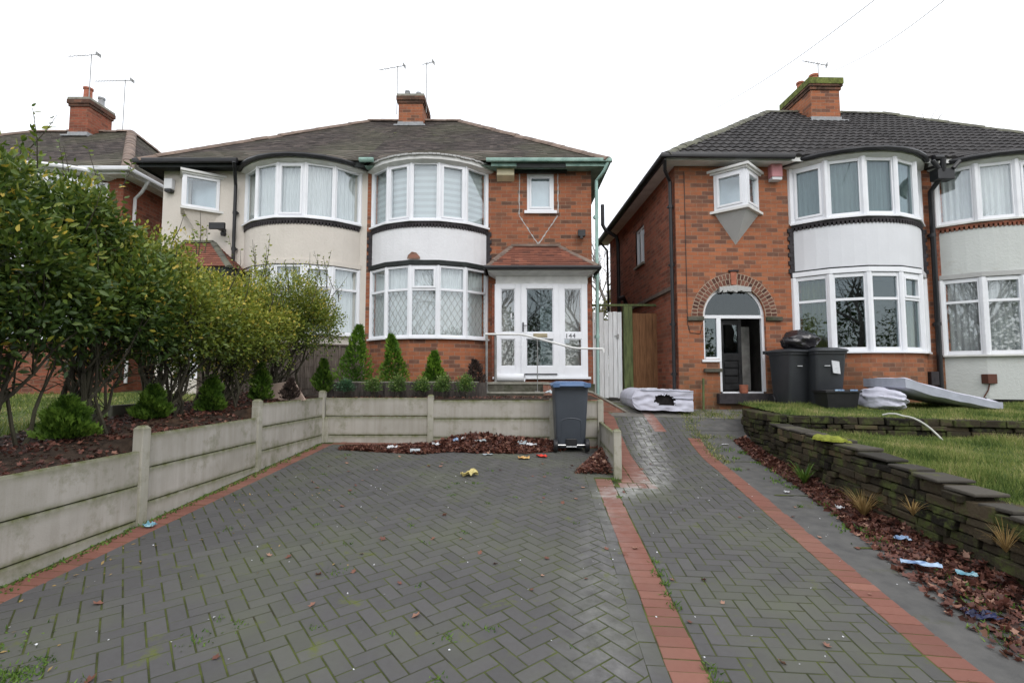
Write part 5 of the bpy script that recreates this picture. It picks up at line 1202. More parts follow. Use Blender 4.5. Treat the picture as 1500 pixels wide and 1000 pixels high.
sp = [(2.62+rng.normal(0, .04)+.02*(y-8), y, 1) for y in np.arange(7.4, 9.9, .07)]+[(3.15+rng.normal(0, .3), 9.75+rng.normal(0, .12), 1.2) for _ in range(30)]+[(3.0+rng.normal(0, .15), 8.6, 1) for _ in range(6)]
tufts('path_edge_grass', sp, M['grass'], .05, .008, 26, .05)
sp = [(rng.uniform(2.8, 3.2), rng.uniform(3.0, 8.4), rng.uniform(.6, 1.6)) for _ in range(26)]+[(2.95, 4.6, 2.5), (3.1, 4.0, 2), (2.85, 4.9, 1.5)]
tufts('litter_weeds', sp, M['weed'], .04, .018, 30, .045, 1.2)
# ================================================================== PLANTS
def shrub(label, base, lumps, n, size, mat, stems, stem_h, spr=.3, group='hedge shrubs', name='hedge_shrub', wisps=0, shape=None, stem_r=.03, tshift=0, cat='shrub'):
    t = thing(name, label, cat, base, 0, group); bx, by, bz = base
    b = MB(); tips = []
    for i in range(stems):
        a = random.uniform(0, 2*PI); r0 = random.uniform(0, .34 if stem_r > .02 else .1); p = Vector((bx+r0*math.cos(a), by+r0*math.sin(a), bz-.05)); L = lumps[i % len(lumps)]
        q = Vector((L[0]+random.uniform(-.6, .6)*L[3], L[1]+random.uniform(-.6, .6)*L[4], L[2]+random.uniform(-.5, .5)*L[5]))
        pts = [p]
        for k in range(1, 7): f = k/6; pts.append(p.lerp(q, f)+Vector((random.gauss(0, .03), random.gauss(0, .03), -.10*math.sin(PI*f)*random.random())))
        r = stem_r*random.uniform(.5, 1.25); b.tube(pts, [r*(1-.75*k/6) for k in range(7)], 6)
        for _ in range(5):
            k = random.randint(2, 5); s_ = pts[k]; e = s_+Vector((random.gauss(0, .22), random.gauss(0, .22), random.uniform(.05, .4))); b.tube([s_, s_.lerp(e, .5)+Vector((0, 0, .03)), e], [r*.3, r*.2, r*.08], 4)
    tot = sum(L[3]*L[4]*L[5] for L in lumps)**1; P = []; D = []; T = []
    for (cx, cy, cz, rx, ry, rz) in lumps:
        m = int(n*(rx*ry*rz)/tot); d = rng.normal(size=(m, 3)); d /= np.linalg.norm(d, axis=1, keepdims=True)
        rr = (rng.random(m)**.45)*rng.uniform(.75, 1.12, m)
        lump = 1+.2*np.sin(d[:, 0]*6+cx*9)*np.sin(d[:, 1]*5+cy*4)+.14*np.sin(d[:, 2]*9+cx*5+d[:, 0]*7)
        q = d*(rr*lump)[:, None]*np.array([rx, ry, rz])+np.array([cx, cy, cz])
        P.append(q); dd = d*.8+rng.normal(size=(m, 3))*.6; dd[:, 2] += .25; D.append(dd)
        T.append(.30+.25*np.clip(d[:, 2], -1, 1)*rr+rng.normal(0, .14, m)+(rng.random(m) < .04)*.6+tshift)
    for _ in range(wisps):   # thin shoots standing clear of the crown
        L = random.choice(lumps); a = random.uniform(0, 2*PI); p = Vector((L[0]+L[3]*.8*math.cos(a), L[1]+L[4]*.8*math.sin(a), L[2]+L[5]*random.uniform(.5, .95)))
        ln = random.uniform(.2, .6); e = p+Vector((random.gauss(0, .10), random.gauss(0, .10), ln)); b.tube([p, p.lerp(e, .5)+Vector((.02, 0, 0)), e], [.006, .004, .002], 4)
        m = int(ln/.028); fr_ = np.linspace(.1, 1, m); q = np.array([p.lerp(e, float(v)) for v in fr_])+rng.normal(0, .012, (m, 3)); P.append(q); dd = rng.normal(size=(m, 3)); dd[:, 2] = .5; D.append(dd); T.append(rng.uniform(.3, .8, m))
    b.build('stems', M['bark'], t, smooth=True)
    P = np.vstack(P); D = np.vstack(D); T = np.clip(np.concatenate(T), 0, 1)
    gap = np.sin(P[:, 0]*5.1+2*np.sin(P[:, 2]*3.3))*np.sin(P[:, 1]*4.3+P[:, 2]*2)+.8*np.sin(P[:, 2]*7.7+P[:, 1]*5)*np.sin(P[:, 0]*8)
    k = (P[:, 2] > bz+.12) & ((gap > -.55) | (stem_r < .01) | (rng.random(len(P)) < .25)); P, D, T = P[k], D[k], T[k]
    v, f_ = shape or (LEAF_V, LEAF_F)
    scatter('crown', v, f_, P, rotmats(D), size*rng.uniform(.6, 1.25, len(P)), mat, t, T)
    return t
# x, y, bottom z .. tall hedge along the left boundary
HS = [(-4.55, 2.7, 'dark glossy hedge shrub nearest the camera at the left edge, cut by the frame'),
      (-4.55, 3.7, 'tall dark evergreen hedge shrub second from the left edge, with leaning stems'),
      (-4.5, 4.6, 'broad dark leaved hedge shrub above the round green conifer'),
      (-4.5, 5.55, 'leggy hedge shrub with yellowing leaves in the middle of the hedge'),
      (-4.45, 6.6, 'yellow green hedge shrub under the cream house porch roof'),
      (-4.3, 7.75, 'rounded privet shrub with upright shoots at the right end of the hedge')]
LUMPS = [[(-4.7, 2.7, 2.5, .62, .65, .75), (-4.35, 2.8, 1.85, .5, .6, .6), (-4.5, 3.1, 1.7, .5, .5, .4), (-4.3, 3.0, 1.35, .3, .4, .3)],
         [(-4.7, 3.6, 2.5, .62, .62, .72), (-4.3, 3.8, 2.0, .5, .6, .6), (-4.35, 4.2, 1.75, .45, .55, .42), (-4.6, 3.7, 1.4, .35, .4, .35), (-4.85, 4.1, 2.8, .45, .45, .42)],
         [(-4.65, 4.6, 2.4, .62, .62, .62), (-4.25, 4.8, 1.95, .5, .6, .55), (-4.3, 5.1, 1.75, .45, .55, .42), (-4.7, 5.0, 1.4, .35, .4, .35), (-4.5, 4.4, 2.72, .45, .5, .36)],
         [(-4.6, 5.6, 2.25, .6, .62, .58), (-4.2, 5.6, 1.85, .5, .6, .5), (-4.2, 6.05, 1.7, .45, .5, .4), (-4.6, 6.0, 1.4, .35, .4, .35), (-4.5, 5.2, 2.5, .45, .5, .35)],
         [(-4.5, 6.6, 2.1, .6, .62, .56), (-4.1, 6.5, 1.8, .48, .6, .45), (-4.1, 7.1, 1.75, .5, .5, .5), (-4.4, 6.8, 1.4, .4, .4, .4), (-4.4, 6.9, 2.3, .5, .45, .35)],
         [(-4.15, 7.85, 2.25, .68, .62, .66), (-3.75, 7.95, 2.05, .5, .48, .55), (-4.45, 7.4, 1.95, .55, .55, .62)]]
for i, ((x, y, lab), L) in enumerate(zip(HS, LUMPS)):
    near = i < 3
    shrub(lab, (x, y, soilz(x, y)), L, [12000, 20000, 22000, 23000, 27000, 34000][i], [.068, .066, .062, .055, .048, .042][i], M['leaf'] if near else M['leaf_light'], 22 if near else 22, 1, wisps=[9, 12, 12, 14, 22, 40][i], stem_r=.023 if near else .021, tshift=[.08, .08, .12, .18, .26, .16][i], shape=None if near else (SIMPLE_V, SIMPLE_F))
def conifer(label, base, h, r, n, mat, group, cat='conifer', name='dwarf_conifer', twist=1.0):
    t = thing(name, label, cat, base, 0, group); bx, by, bz = base
    b = MB(); b.tube([(bx, by, bz-.03), (bx, by, bz+h*.85)], [.018, .004], 6); b.build('trunk', M['bark'], t)
    u = rng.random(n); prof = np.interp(u, [0, .06, .3, .6, .85, 1], [.55, .95, 1, .68, .3, .06]); a = rng.uniform(0, 2*PI, n)
    rr = prof*r*(rng.random(n)**.4)*(1+.3*np.sin(a*2+u*7*twist+bx*9)+.16*np.sin(a*5+u*15+by*7)); lean_ = math.sin(bx*37)*.07*h; P = np.column_stack([bx+rr*np.cos(a)+lean_*u*u, by+rr*np.sin(a), bz+.02+u*h*.93])
    D = np.column_stack([np.cos(a)*.75, np.sin(a)*.75, np.full(n, 1.0)])+rng.normal(size=(n, 3))*.28
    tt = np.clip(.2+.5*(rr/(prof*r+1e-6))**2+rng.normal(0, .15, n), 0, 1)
    scatter('crown', SPRAY_V, SPRAY_F, P, rotmats(D), np.full(n, .06+.06*r)*rng.uniform(.6, 1.2, n), mat, t, tt)
    return t
SPRAY_V = [(0, 0, 0), (-.12, .4, .03), (-.3, .62, .02), (-.1, .66, .0), (0, 1.05, .03), (.1, .66, 0), (.3, .6, .02), (.12, .4, .03)]; SPRAY_F = [(0, 7, 5, 4, 3, 1), (1, 3, 2), (7, 6, 5)]
def F(x, y, z): a, c = f2w(F1, x, y); return (a, c, z)
def at(px, py, d):  # point seen at that pixel of the photograph, d metres in front in the house frame
    a = (px-750)/730; c = (500-py)/730; th = R(3.92); t_ = d/(math.cos(th)-c*math.sin(th)); return F(a*t_, d, 1.17+t_*(math.sin(th)+c*math.cos(th)))
for (px, pyb, pyt, d, w_, m, lab) in (
    (519, 560, 470, 9.35, 50, 'conifer', 'tallest bright green cone conifer in the raised bed, in front of the cream wall'),
    (577, 560, 485, 9.3, 40, 'conifer', 'slim bright green cone conifer below the leaded bow window'),
    (635, 563, 514, 9.3, 32, 'conifer', 'small pointed green conifer below the right of the leaded bow window')):
    p = at(px, pyb, d); conifer(lab, (p[0], p[1], 1.0), (pyb-pyt)/730*d, w_/1460*d*.85, 2300, M[m], 'dwarf conifers in the beds')
for (px, py, pyt, w_, X, Y, m, lab) in (
    (65, 650, 582, 78, -4.35, 4.25, 'conifer_dark', 'round dark green dwarf conifer behind the concrete wall near the left edge'),
    (200, 622, 568, 50, -4.2, 5.35, 'conifer_dark', 'small rounded dwarf conifer in front of the hedge stems above the first wall post'),
    (293, 607, 549, 40, -4.05, 6.15, 'conifer_dark', 'pear shaped dwarf conifer between hedge and concrete wall'),
    (370, 600, 540, 36, -3.95, 7.0, 'conifer_dark', 'narrow dwarf conifer beside the leaning pinkish board'),
    (467, 577, 522, 32, -3.85, 8.5, 'conifer_dark', 'waisted dwarf conifer in front of the brown fence at the wall corner')):
    s = 730/Y; X = (px-795)/s; zb = max(soilz(X, Y)-.01, 1.17-(py-550)/s); conifer(lab, (X, Y, zb), max(.3, (py-pyt)/s*.93), w_/2/s*.78, 3000 if Y < 6 else 1800, M[m], 'dwarf conifers in the beds', twist=1.4)
for (px, pyb, pyt, d, w_, lab) in ((424, 583, 555, 7.3, 20, 'dead brown conifer in front of the leaning pinkish board'), (697, 562, 528, 9.3, 26, 'dead brown conifer beside the porch steps')):
    p = at(px, pyb, d); conifer(lab, (p[0], p[1], .8 if d < 9 else 1.0), (pyb-pyt)/730*d*1.05, w_/1460*d, 700, M['dead'], 'dead conifers')
BX = [(505, 'box_blue', 'small bluish box bush at the left end of the front row'), (545, 'box_leaf', 'second small box bush from the left in the front row'), (582, 'box_leaf', 'small box bush in front of the slim cone conifer'),
      (617, 'box_leaf', 'fourth small box bush, left of the small pointed conifer'), (648, 'box_leaf', 'low box bush just right of the middle wall post'), (681, 'box_leaf', 'box bush at the right end of the front row near the steps')]
for px, m, lab in BX:
    p = at(px, 584, 8.65); hh = random.uniform(.3, .38); z = .79
    shrub(lab, (p[0], p[1], z), [(p[0], p[1], z+hh*.55, .16, .15, hh*.52), (p[0]+.03, p[1], z+hh*.8, .1, .1, hh*.25)], 1500, .034, M[m], 5, 1, group='box bushes', name='box_bush', shape=(SIMPLE_V, SIMPLE_F), stem_r=.006, wisps=0, cat='bush', tshift=.15)
# strappy plant and dry grass under the stone wall, small climbers
def strappy(label, base, n, L, wd, mat, name, cat, droop=1.0):
    b = MB()
    for i in range(n):
        a = random.uniform(0, 2*PI); l = L*random.uniform(.6, 1.1); s_ = random.uniform(.35, 1)*droop; pts = []
        for k in range(6): f_ = k/5; pts.append(Vector((base[0]+math.cos(a)*l*s_*f_*.8, base[1]+math.sin(a)*l*s_*f_*.8, base[2]+l*(f_-.62*s_*f_*f_))))
        sd = Vector((-math.sin(a), math.cos(a), 0)); vs = []
        for k, p in enumerate(pts): w_ = wd*(1-k/5.2)**.7; vs += [p-sd*w_, p+sd*w_]
        b.add(vs, [(2*k, 2*k+1, 2*k+3, 2*k+2) for k in range(5)], random.random())
    return single(b, name, mat, label, cat, base, smooth=True)
strappy('strappy green plant growing at the foot of the low stone wall', (3.16, 6.35, g(3.1, 6.35)+.02), 26, .38, .016, M['weed'], 'strappy_plant', 'plant')
strappy('big tuft of dry straw coloured grass against the low stone wall', (3.14, 5.2, g(3.1, 5.2)+.02), 110, .42, .004, M['dry_grass'], 'dry_grass_tuft', 'grass tuft')
strappy('dry grass tuft hanging on the low stone wall near the right edge', (3.2, 3.75, -.05), 60, .3, .003, M['dry_grass'], 'dry_grass_tuft', 'grass tuft')
strappy('fern like weed on the middle of the low stone wall', (3.15, 4.55, -.02), 30, .22, .006, M['dry_grass'], 'fern', 'plant')
# bare winter trees
def bare_tree(label, base, h, seed, mat='bark_pale', r0=.16, depth=6, spread=.5, group=None, leaves_=False):
    rd = random.Random(seed); t = thing('bare_tree', label, 'tree', base, 0, group); tr = MB(); cr = MB()
    def br(p, d, L, r, k):
        q = p; pts = [p]; dd = d.copy()
        for i in range(3): dd = (dd+Vector((rd.gauss(0, .1), rd.gauss(0, .1), rd.gauss(.03, .06)))).normalized(); q = q+dd*L/3; pts.append(q)
        (tr if k <= 1 else cr).tube(pts, [r, r*.88, r*.76, r*.62], 7 if k < 2 else (5 if k < 3 else 3), cap=False)
        if k >= depth: return
        for j in range(3 if k > 0 else 5):
            a = rd.uniform(0, 2*PI); s_ = spread*rd.uniform(.6, 1.3); x = dd.orthogonal().normalized(); y = dd.cross(x)
            nd = (dd*math.cos(s_)+(x*math.cos(a)+y*math.sin(a))*math.sin(s_)+Vector((0, 0, .12))).normalized()
            o = pts[-1] if j < 2 else pts[rd.choice((1, 2))]
            br(o, nd, L*rd.uniform(.62, .82), r*rd.uniform(.5, .64), k+1)
    br(Vector(base), Vector((0, 0, 1)), h*.27, r0, 0)
    tr.build('trunk', M[mat], t, smooth=True); cr.build('crown', M[mat], t); return t
bare_tree('bare winter tree seen between the two houses behind the white gate', F(6.3, 23, .3), 10.5, 4, r0=.24, depth=6, spread=.58)
bare_tree('bare winter tree farther back in the gap between the houses', F(5.2, 31, .3), 13, 9, r0=.26, depth=6, spread=.55)
bare_tree('bare tree top showing over the dark tiled roof at the right edge', F(25.5, 26, .3), 20, 12, r0=.34, depth=5)
bare_tree('thin bare tree showing over the ridge right of the mossy chimney', F(19.5, 28, .3), 18.6, 15, r0=.26, depth=5)
for i, (x, y, hh) in enumerate(((-7, -11, 13), (-1, -15, 14), (5, -11.5, 12.5), (11, -16, 15), (-14, -17, 15))):
    bare_tree(['bare street tree across the road behind the viewer', 'tall bare street tree across the road behind the viewer', 'bare street tree reflected in the bow windows', 'widest bare street tree behind the viewer', 'bare street tree far left behind the viewer'][i], (x, y, -.9), hh, 20+i, r0=.24, depth=5, group='street trees')
p = F(3.35, 17.5, .4); shrub('green garden bush showing above the white gate', p, [(p[0], p[1], 2.6, 1.0, .8, 1.3), (p[0]-.7, p[1]+.3, 3.0, .7, .7, 1.2)], 2600, .09, M['leaf_light'], 6, 1, group=None, name='garden_bush', shape=(SIMPLE_V, SIMPLE_F), cat='bush') if False else None
t = thing('garden_bush', 'green and ochre garden bush showing above the white gate', 'bush', F(3.3, 17, .4))
p = F(3.3, 17, 2.2); m = 3200; d = rng.normal(size=(m, 3)); d /= np.linalg.norm(d, axis=1, keepdims=True); P = np.array(p)+d*(rng.random(m)**.4)[:, None]*np.array([1.3, .8, 2.0])*(1+.2*np.sin(d[:, :1]*8))
scatter('crown', SIMPLE_V, SIMPLE_F, P, rotmats(rng.normal(size=(m, 3))), .11*rng.uniform(.6, 1.2, m), M['leaf_light'], t)
b = MB(); 
for i in range(5): b.tube([F(3.3+random.uniform(-.1, .1), 17, .3), F(3.3+random.uniform(-.8, .8), 17+random.uniform(-.3, .3), 3.2)], [.04, .01], 6)
b.build('stems', M['bark'], t)
# ================================================================== FENCES, GATE, STEPS
t = thing('wooden_fence', 'brown panel fence with cover strips behind the conifers at the end of the hedge', 'fence', (-5.2, 9.1, .8), F1)
A_, B_ = Vector((-5.5, 8.75, 0)), Vector((-3.2, 10.62, 0)); dv = (B_-A_); L = dv.length; dn = dv.normalized(); nn_ = 12
b = MB()
for k in range(9):
    z = .8+k*.11; b.obox(A_, B_, 0, L, -.012+(k % 2)*.006, .006+(k % 2)*.006, z, z+.118)
b.build('fence_panel', M['timber_brown'], t)
for i in range(nn_+1):
    b = MB(); u = L*i/nn_; b.obox(A_, B_, u-.018, u+.018, .014, .04, .8, 1.79); b.build('cover_strip', M['timber_brown'], t)
b = MB(); b.obox(A_, B_, 0, L, -.03, .045, 1.785, 1.815); b.build('capping_rail', M['timber_brown'], t)
t = thing('retaining_boards', 'low dark upright boards holding the raised bed under the bow window', 'retaining edge', F(-1.9, 9.0, .75), 0)
b = MB(); x = -3.3
while x < -.62:
    wv = random.uniform(.14, .2); bx = [F(x, 9.0, 0), F(x+wv-.006, 9.0, 0)]; b.obox(bx[0], bx[1], 0, wv-.006, 0, .04, .72, 1.045+random.uniform(-.006, .006)); x += wv
b.build('boards', M['timber_dark'], t)
b = MB(); p, q = F(-3.32, 9.0, 0), F(-.6, 9.0, 0); b.obox(p, q, 0, 2.72, -.03, .045, 1.045, 1.065); b.build('top_rail', M['stepedge'], t)
t = thing('porch_steps', 'dark mossy concrete steps up to the white porch', 'steps', (0.1, 9.9, .6), F1)
b = MB(); b.box(-.5, 1.0, 9.85, 10.35, .6, 1.035); b.build('landing', M['step'], t, bevel=.01)
b = MB(); b.box(-.52, .72, 9.83, 9.9, 1.0, 1.045); b.box(-.6, .62, 9.5, 9.57, .825, .862); b.build('nosing', M['stepedge'], t, bevel=.006)
b = MB(); b.box(-.59, .6, 9.52, 9.86, .55, .85); b.build('lower_step', M['step'], t, bevel=.01)
b = MB(); b.box(-.35, 1.7, 10.25, 10.45, .6, 1.0); b.build('porch_foot', M['step'], t)
t = thing('brick_ramp', 'sloping pinkish brick ramp wall running down from the porch to the side drive', 'ramp', (1.6, 9.7, .3), F1)
b = MB(); pp = [(.6, 1.0), (.8, 1.0), (1.54, .84), (2.42, .34), (2.42, .1), (.6, .1)]; b.prism([(x, 9.62, z) for x, z in pp], (0, .1, 0)); b.build('brick_side', M['ramp_brick'], t)
b = MB(); b.prism([(x, 9.72, z-.03) for x, z in pp], (0, .62, 0)); b.build('ramp_slab', M['yard'], t)
b = MB()
for (x0, z0), (x1, z1) in zip(pp[:3], pp[1:4]): b.prism([(x0, 9.6, z0), (x1, 9.6, z1), (x1, 9.6, z1+.035), (x0, 9.6, z0+.035)], (0, .16, 0))
b.build('ramp_coping', M['stepedge'], t)
t = thing('handrail', 'white topped metal handrail on the porch steps', 'handrail', (0, 9.6, .86), F1)
b = MB(); b.tube([(-.52, 9.6, 1.97), (.15, 9.62, 1.965), (.26, 9.63, 1.95), (1.16, 9.68, 1.715), (1.28, 9.68, 1.70), (1.78, 9.7, 1.69)], .021, 8); b.tube([(1.78, 9.7, 1.70), (1.78, 9.7, 1.62)], .026, 8); b.build('rail', M['rail_white'], t, smooth=True)
for (x, y, z, r) in ((-.49, 9.6, .86, .024), (-.33, 10.0, 1.04, .026), (.49, 9.62, .86, .009)):
    b = MB(); b.tube([(x, y, z), (x, y, 1.96 if x != .49 else 1.86)], r, 8); b.box(x-.05, x+.05, y-.04, y+.04, z, z+.012); b.build('post', M['steel_dull'], t, smooth=True)
b = MB(); b.tube([(-.33, 10.0, 1.97), (-.33, 9.6, 1.985)], .02, 8); b.build('cross_rail', M['steel_dull'], t)
b = MB()
for i in range(2): b.tube([(-.3, 10.12, 1.135), (.25, 9.98, 1.132)], .085-.006*i, 24, cap=False)
o = b.build('vinyl_roll', M['upvc'], None, smooth=True); o.matrix_world = Matrix.Identity(4); o.rotation_euler = (0, 0, R(F1)); tag(o, 'white rolled tube lying on the porch landing', 'roll')
b = MB(); b.lathe([(.055, 0), (.06, 0)], 0, 0, 16)
# gate
t = thing('white_gate', 'weathered white board gate between the two houses with a broken board top', 'gate', (2.1, 11.2, .6), F1)
x = 1.56; k = 0
b = MB()
while x < 2.46:
    top = 2.6+random.uniform(-.012, .012); 
    if 2.02 < x < 2.12: top -= .2
    b.box(x, x+.095, 11.18, 11.205, .67+random.uniform(0, .02), top); x += .102; k += 1
b.build('boards', M['gate_white'], t, bevel=.003)
b = MB(); b.box(1.58, 2.46, 11.206, 11.25, 1.0, 1.1); b.box(1.58, 2.46, 11.206, 11.25, 2.25, 2.35); b.build('brace', M['timber_brown'], t)
b = MB(); b.box(2.36, 2.4, 11.15, 11.18, 2.0, 2.1); b.tube([(2.3, 11.15, 2.06), (2.38, 11.15, 2.06)], .008, 6); b.build('latch', M['steel_dull'], t)
t = thing('brown_gate_panel', 'orange brown wooden panel between the green post and the brick house', 'fence', (3.0, 11.2, .6), F1)
b = MB(); x = 2.72
while x < 3.38: b.box(x, x+.148, 11.2, 11.22, .62, 2.58+random.uniform(-.01, .01)); x += .152
b.build('boards', M['timber_orange'], t, bevel=.003)
b = MB(); b.box(2.5, 2.7, 11.1, 11.24, .55, 2.72); b.build('green_post', M['timber_green'], t, bevel=.008)
b = MB(); b.box(3.37, 3.46, 11.12, 11.2, .6, 2.62); b.build('white_post', M['gate_white'], t, bevel=.005)
b = MB(); b.box(1.62, 3.5, 11.22, 11.27, 2.74, 2.79); b.build('top_rail', M['timber_green'], t, bevel=.005)
# ================================================================== BINS AND RUBBISH
def bin_(label, frame, x, y, z, ang, body, lid, group, back=True, w=.56, sticker=False, handle_mark=False):
    t = thing('wheelie_bin', label, 'wheelie bin', (x, y, z), frame, group)
    T = Matrix.Translation((x, y, z)) @ Matrix.Rotation(R(ang), 4, 'Z')
    def ring(wx, wy, cy, zz, r=.05):
        pts = []
        for sx, sy, a0 in ((1, -1, -90), (1, 1, 0), (-1, 1, 90), (-1, -1, 180)):
            for k in range(4): a = R(a0+30*k); pts.append(T @ Vector((sx*(wx/2-r)+r*math.cos(a), cy+sy*(wy/2-r)+r*math.sin(a), zz)))
        return pts
    b = MB(); rs = [ring(w*.78, .44, .03, .05), ring(w*.8, .46, .03, .1), ring(w*.9, .58, 0, .75), ring(w*.93, .62, 0, .955), ring(w*.99, .68, 0, .96), ring(w*.99, .68, 0, .995)]
    n = 16; vs = [p for r_ in rs for p in r_]; b.add(vs, [(i*n+k, i*n+(k+1) % n, (i+1)*n+(k+1) % n, (i+1)*n+k) for i in range(len(rs)-1) for k in range(n)]+[tuple(range(n))[::-1]], .5)
    wy = 1 if not back else -1
    # moulded arch panel and foot recess on the visible side
    ar = []
    for k in range(9): a = PI*k/8; ar.append((.15*math.cos(a), .46+.05*math.sin(a)))
    loop = [(.15, .12)]+ar+[(-.15, .12)]
    def on(xx, zz, off): yy_ = -(.22+(zz-.1)*(.29-.225)/.65)-off+.03-.03*min(1, (zz-.1)/.65); return T @ Vector((xx, yy_, zz))
    for i in (range(len(loop)-1) if back else ()): p, q = loop[i], loop[i+1]; b.tube([on(*p, .006), on(*q, .006)], .009, 6)
    bd = b.build('body', body, t, smooth=True, bevel=0)
    b = MB(); rs = [ring(w*1.04, .74, 0, .998, .07), ring(w*1.05, .75, 0, 1.02, .07), ring(w*.98, .68, 0, 1.045, .07), ring(w*.7, .42, 0, 1.075, .07)]
    vs = [p for r_ in rs for p in r_]; b.add(vs, [(i*n+k, i*n+(k+1) % n, (i+1)*n+(k+1) % n, (i+1)*n+k) for i in range(3) for k in range(n)]+[tuple(range(n))[::-1], tuple(3*n+k for k in range(n))], .5)
    for sx in (-1, 1): b.box(sx*w*.42-.05, sx*w*.42+.05, *sorted((wy*.42, wy*.34)), .985, 1.05, mat=T)
    b.build('lid', lid, t, smooth=True, bevel=.004)
    b = MB(); b.tube([T @ Vector((-w*.42, wy*.405, 1.01)), T @ Vector((w*.42, wy*.405, 1.01))], .016, 8); b.build('handle', lid, t, smooth=True)
    for sx in (-1, 1):
        b = MB(); c = Vector((sx*(w*.43), wy*.235, .10)); pr = [(.095, -.03), (.1, -.02), (.1, .02), (.095, .03)]
        vs = [T @ (c+Vector((zz*1.0, r_*math.cos(2*PI*k/20), r_*math.sin(2*PI*k/20)))) for r_, zz in pr for k in range(20)]
        b.add(vs, [(i*20+k, i*20+(k+1) % 20, (i+1)*20+(k+1) % 20, (i+1)*20+k) for i in range(3) for k in range(20)]+[tuple(range(20))[::-1], tuple(60+k for k in range(20))], .5)
        b.build('wheel', M['black'], t, smooth=True)
    b = MB(); b.tube([T @ Vector((-w*.4, wy*.235, .1)), T @ Vector((w*.4, wy*.235, .1))], .013, 8); b.build('axle', M['steel'], t)
    if back: b = MB(); b.box(-.085, .085, -.262, -.225, .07, .2, mat=T); b.build('foot_recess', M['black'], t, bevel=.01)
    if back: b = MB(); b.box(-.08, .08, -.268, -.262, .075, .088, mat=T); b.build('foot_bar', M['gate_white'], t)
    if sticker: b = MB(); b.prism([T @ Vector((x_, -.318, z_)) for x_, z_ in ((.02, .62), (.14, .60), (.125, .82), (.0, .84))], T.to_3x3() @ Vector((0, .02, 0))); b.build('sticker', M['paper_white'], t)
    if handle_mark: b = MB(); b.box(-.12, -.03, -.325, -.3, .74, .752, mat=T); b.build('scratch_mark', M['paper_white'], t)
    return t
bin_('grey wheelie bin with a blue lid at the end of the block paved drive', 0, .42, 8.02, g(.42, 8.0), 3, M['bin_grey'], M['bin_blue'], None)
zb = .6
bin_('charcoal wheelie bin under the black bag, nearest the arched doorway', F3, 5.52, 9.28, zb, 8, M['bin_dark'], M['bin_dark'], 'charcoal wheelie bins', False, handle_mark=True)
bin_('charcoal wheelie bin with a white sticker below the bow window', F3, 5.93, 9.0, zb, -6, M['bin_dark'], M['bin_dark'], 'charcoal wheelie bins', False, sticker=True, handle_mark=True)
# bag
def blob(name, mat, label, cat, frame, c, rad, seed, amp=.12, sub=4, knot=False, flat=.0, sc=3, folds=0):
    bm = bmesh.new(); bmesh.ops.create_icosphere(bm, subdivisions=sub, radius=1); rd = random.Random(seed)
    from mathutils import noise as mn
    off = Vector((rd.uniform(0, 50), rd.uniform(0, 50), 0))
    for v in bm.verts:
        d = v.co.normalized(); k = 1+amp*mn.fractal(d*sc+off, 1, 2, 4)+amp*.5*abs(mn.noise(d*sc*3+off)); p = Vector((d.x*rad[0]*k, d.y*rad[1]*k, d.z*rad[2]*k))
        if folds: p *= 1+folds*math.sin(d.z*11+4*mn.noise(d*1.5+off)+d.x*2)
        if p.z < -rad[2]*.75: p.z = -rad[2]*.75
        v.co = p+Vector((0, 0, rad[2]*.75))
    me = bpy.data.meshes.new(name); bm.to_mesh(me); bm.free(); finish_mesh(me, True, 35); me.materials.append(mat)
    o = bpy.data.objects.new(name, me); C.objects.link(o); o.location = rot(frame) @ Vector(c); o.rotation_euler = (0, 0, R(frame)); return tag(o, label, cat)
blob('rubbish_bag', M['bag'], 'black rubbish bag lying on top of the charcoal bins', 'rubbish bag', F3, (5.62, 9.15, zb+1.07), (.33, .27, .19), 3, .16, sc=1.7)
t = thing('recycling_box', 'open black recycling box in front of the charcoal bins', 'recycling box', (6.05, 8.55, .6), F3)
b = MB(); T = Matrix.Translation((5.82, 8.5, .58)) @ Matrix.Rotation(R(-4), 4, 'Z'); w0, w1, d0, d1, hh = .23, .28, .17, .21, .34
lo = [(-w0, -d0, 0), (w0, -d0, 0), (w0, d0, 0), (-w0, d0, 0)]; hi = [(-w1, -d1, hh), (w1, -d1, hh), (w1, d1, hh), (-w1, d1, hh)]; inn = [(x*.9, y*.88, hh) for x, y, z in hi]; il = [(x*.9, y*.88, .02) for x, y, z in lo]
b.add([T @ Vector(p) for p in lo+hi+inn+il], [(0, 3, 2, 1)]+[(i, (i+1) % 4, 4+(i+1) % 4, 4+i) for i in range(4)]+[(4+i, 4+(i+1) % 4, 8+(i+1) % 4, 8+i) for i in range(4)]+[(8+i, 8+(i+1) % 4, 12+(i+1) % 4, 12+i) for i in range(4)]+[(12, 13, 14, 15)], .5)
b.box(-w1-.02, w1+.02, -d1-.02, -d1, hh-.04, hh+.005, mat=T); b.box(-w1-.02, -w1, -d1, d1, hh-.04, hh+.005, mat=T); b.box(w1, w1+.02, -d1, d1, hh-.04, hh+.005, mat=T); b.build('tub', M['black'], t, bevel=.006)
b = MB(); b.box(-.15, 0, -d1-.03, -d1-.015, hh-.005, hh+.02, mat=T); b.box(.1, .22, -d1-.03, -d1-.015, hh-.005, hh+.02, mat=T); b.build('clip', M['paper_blue'], t)
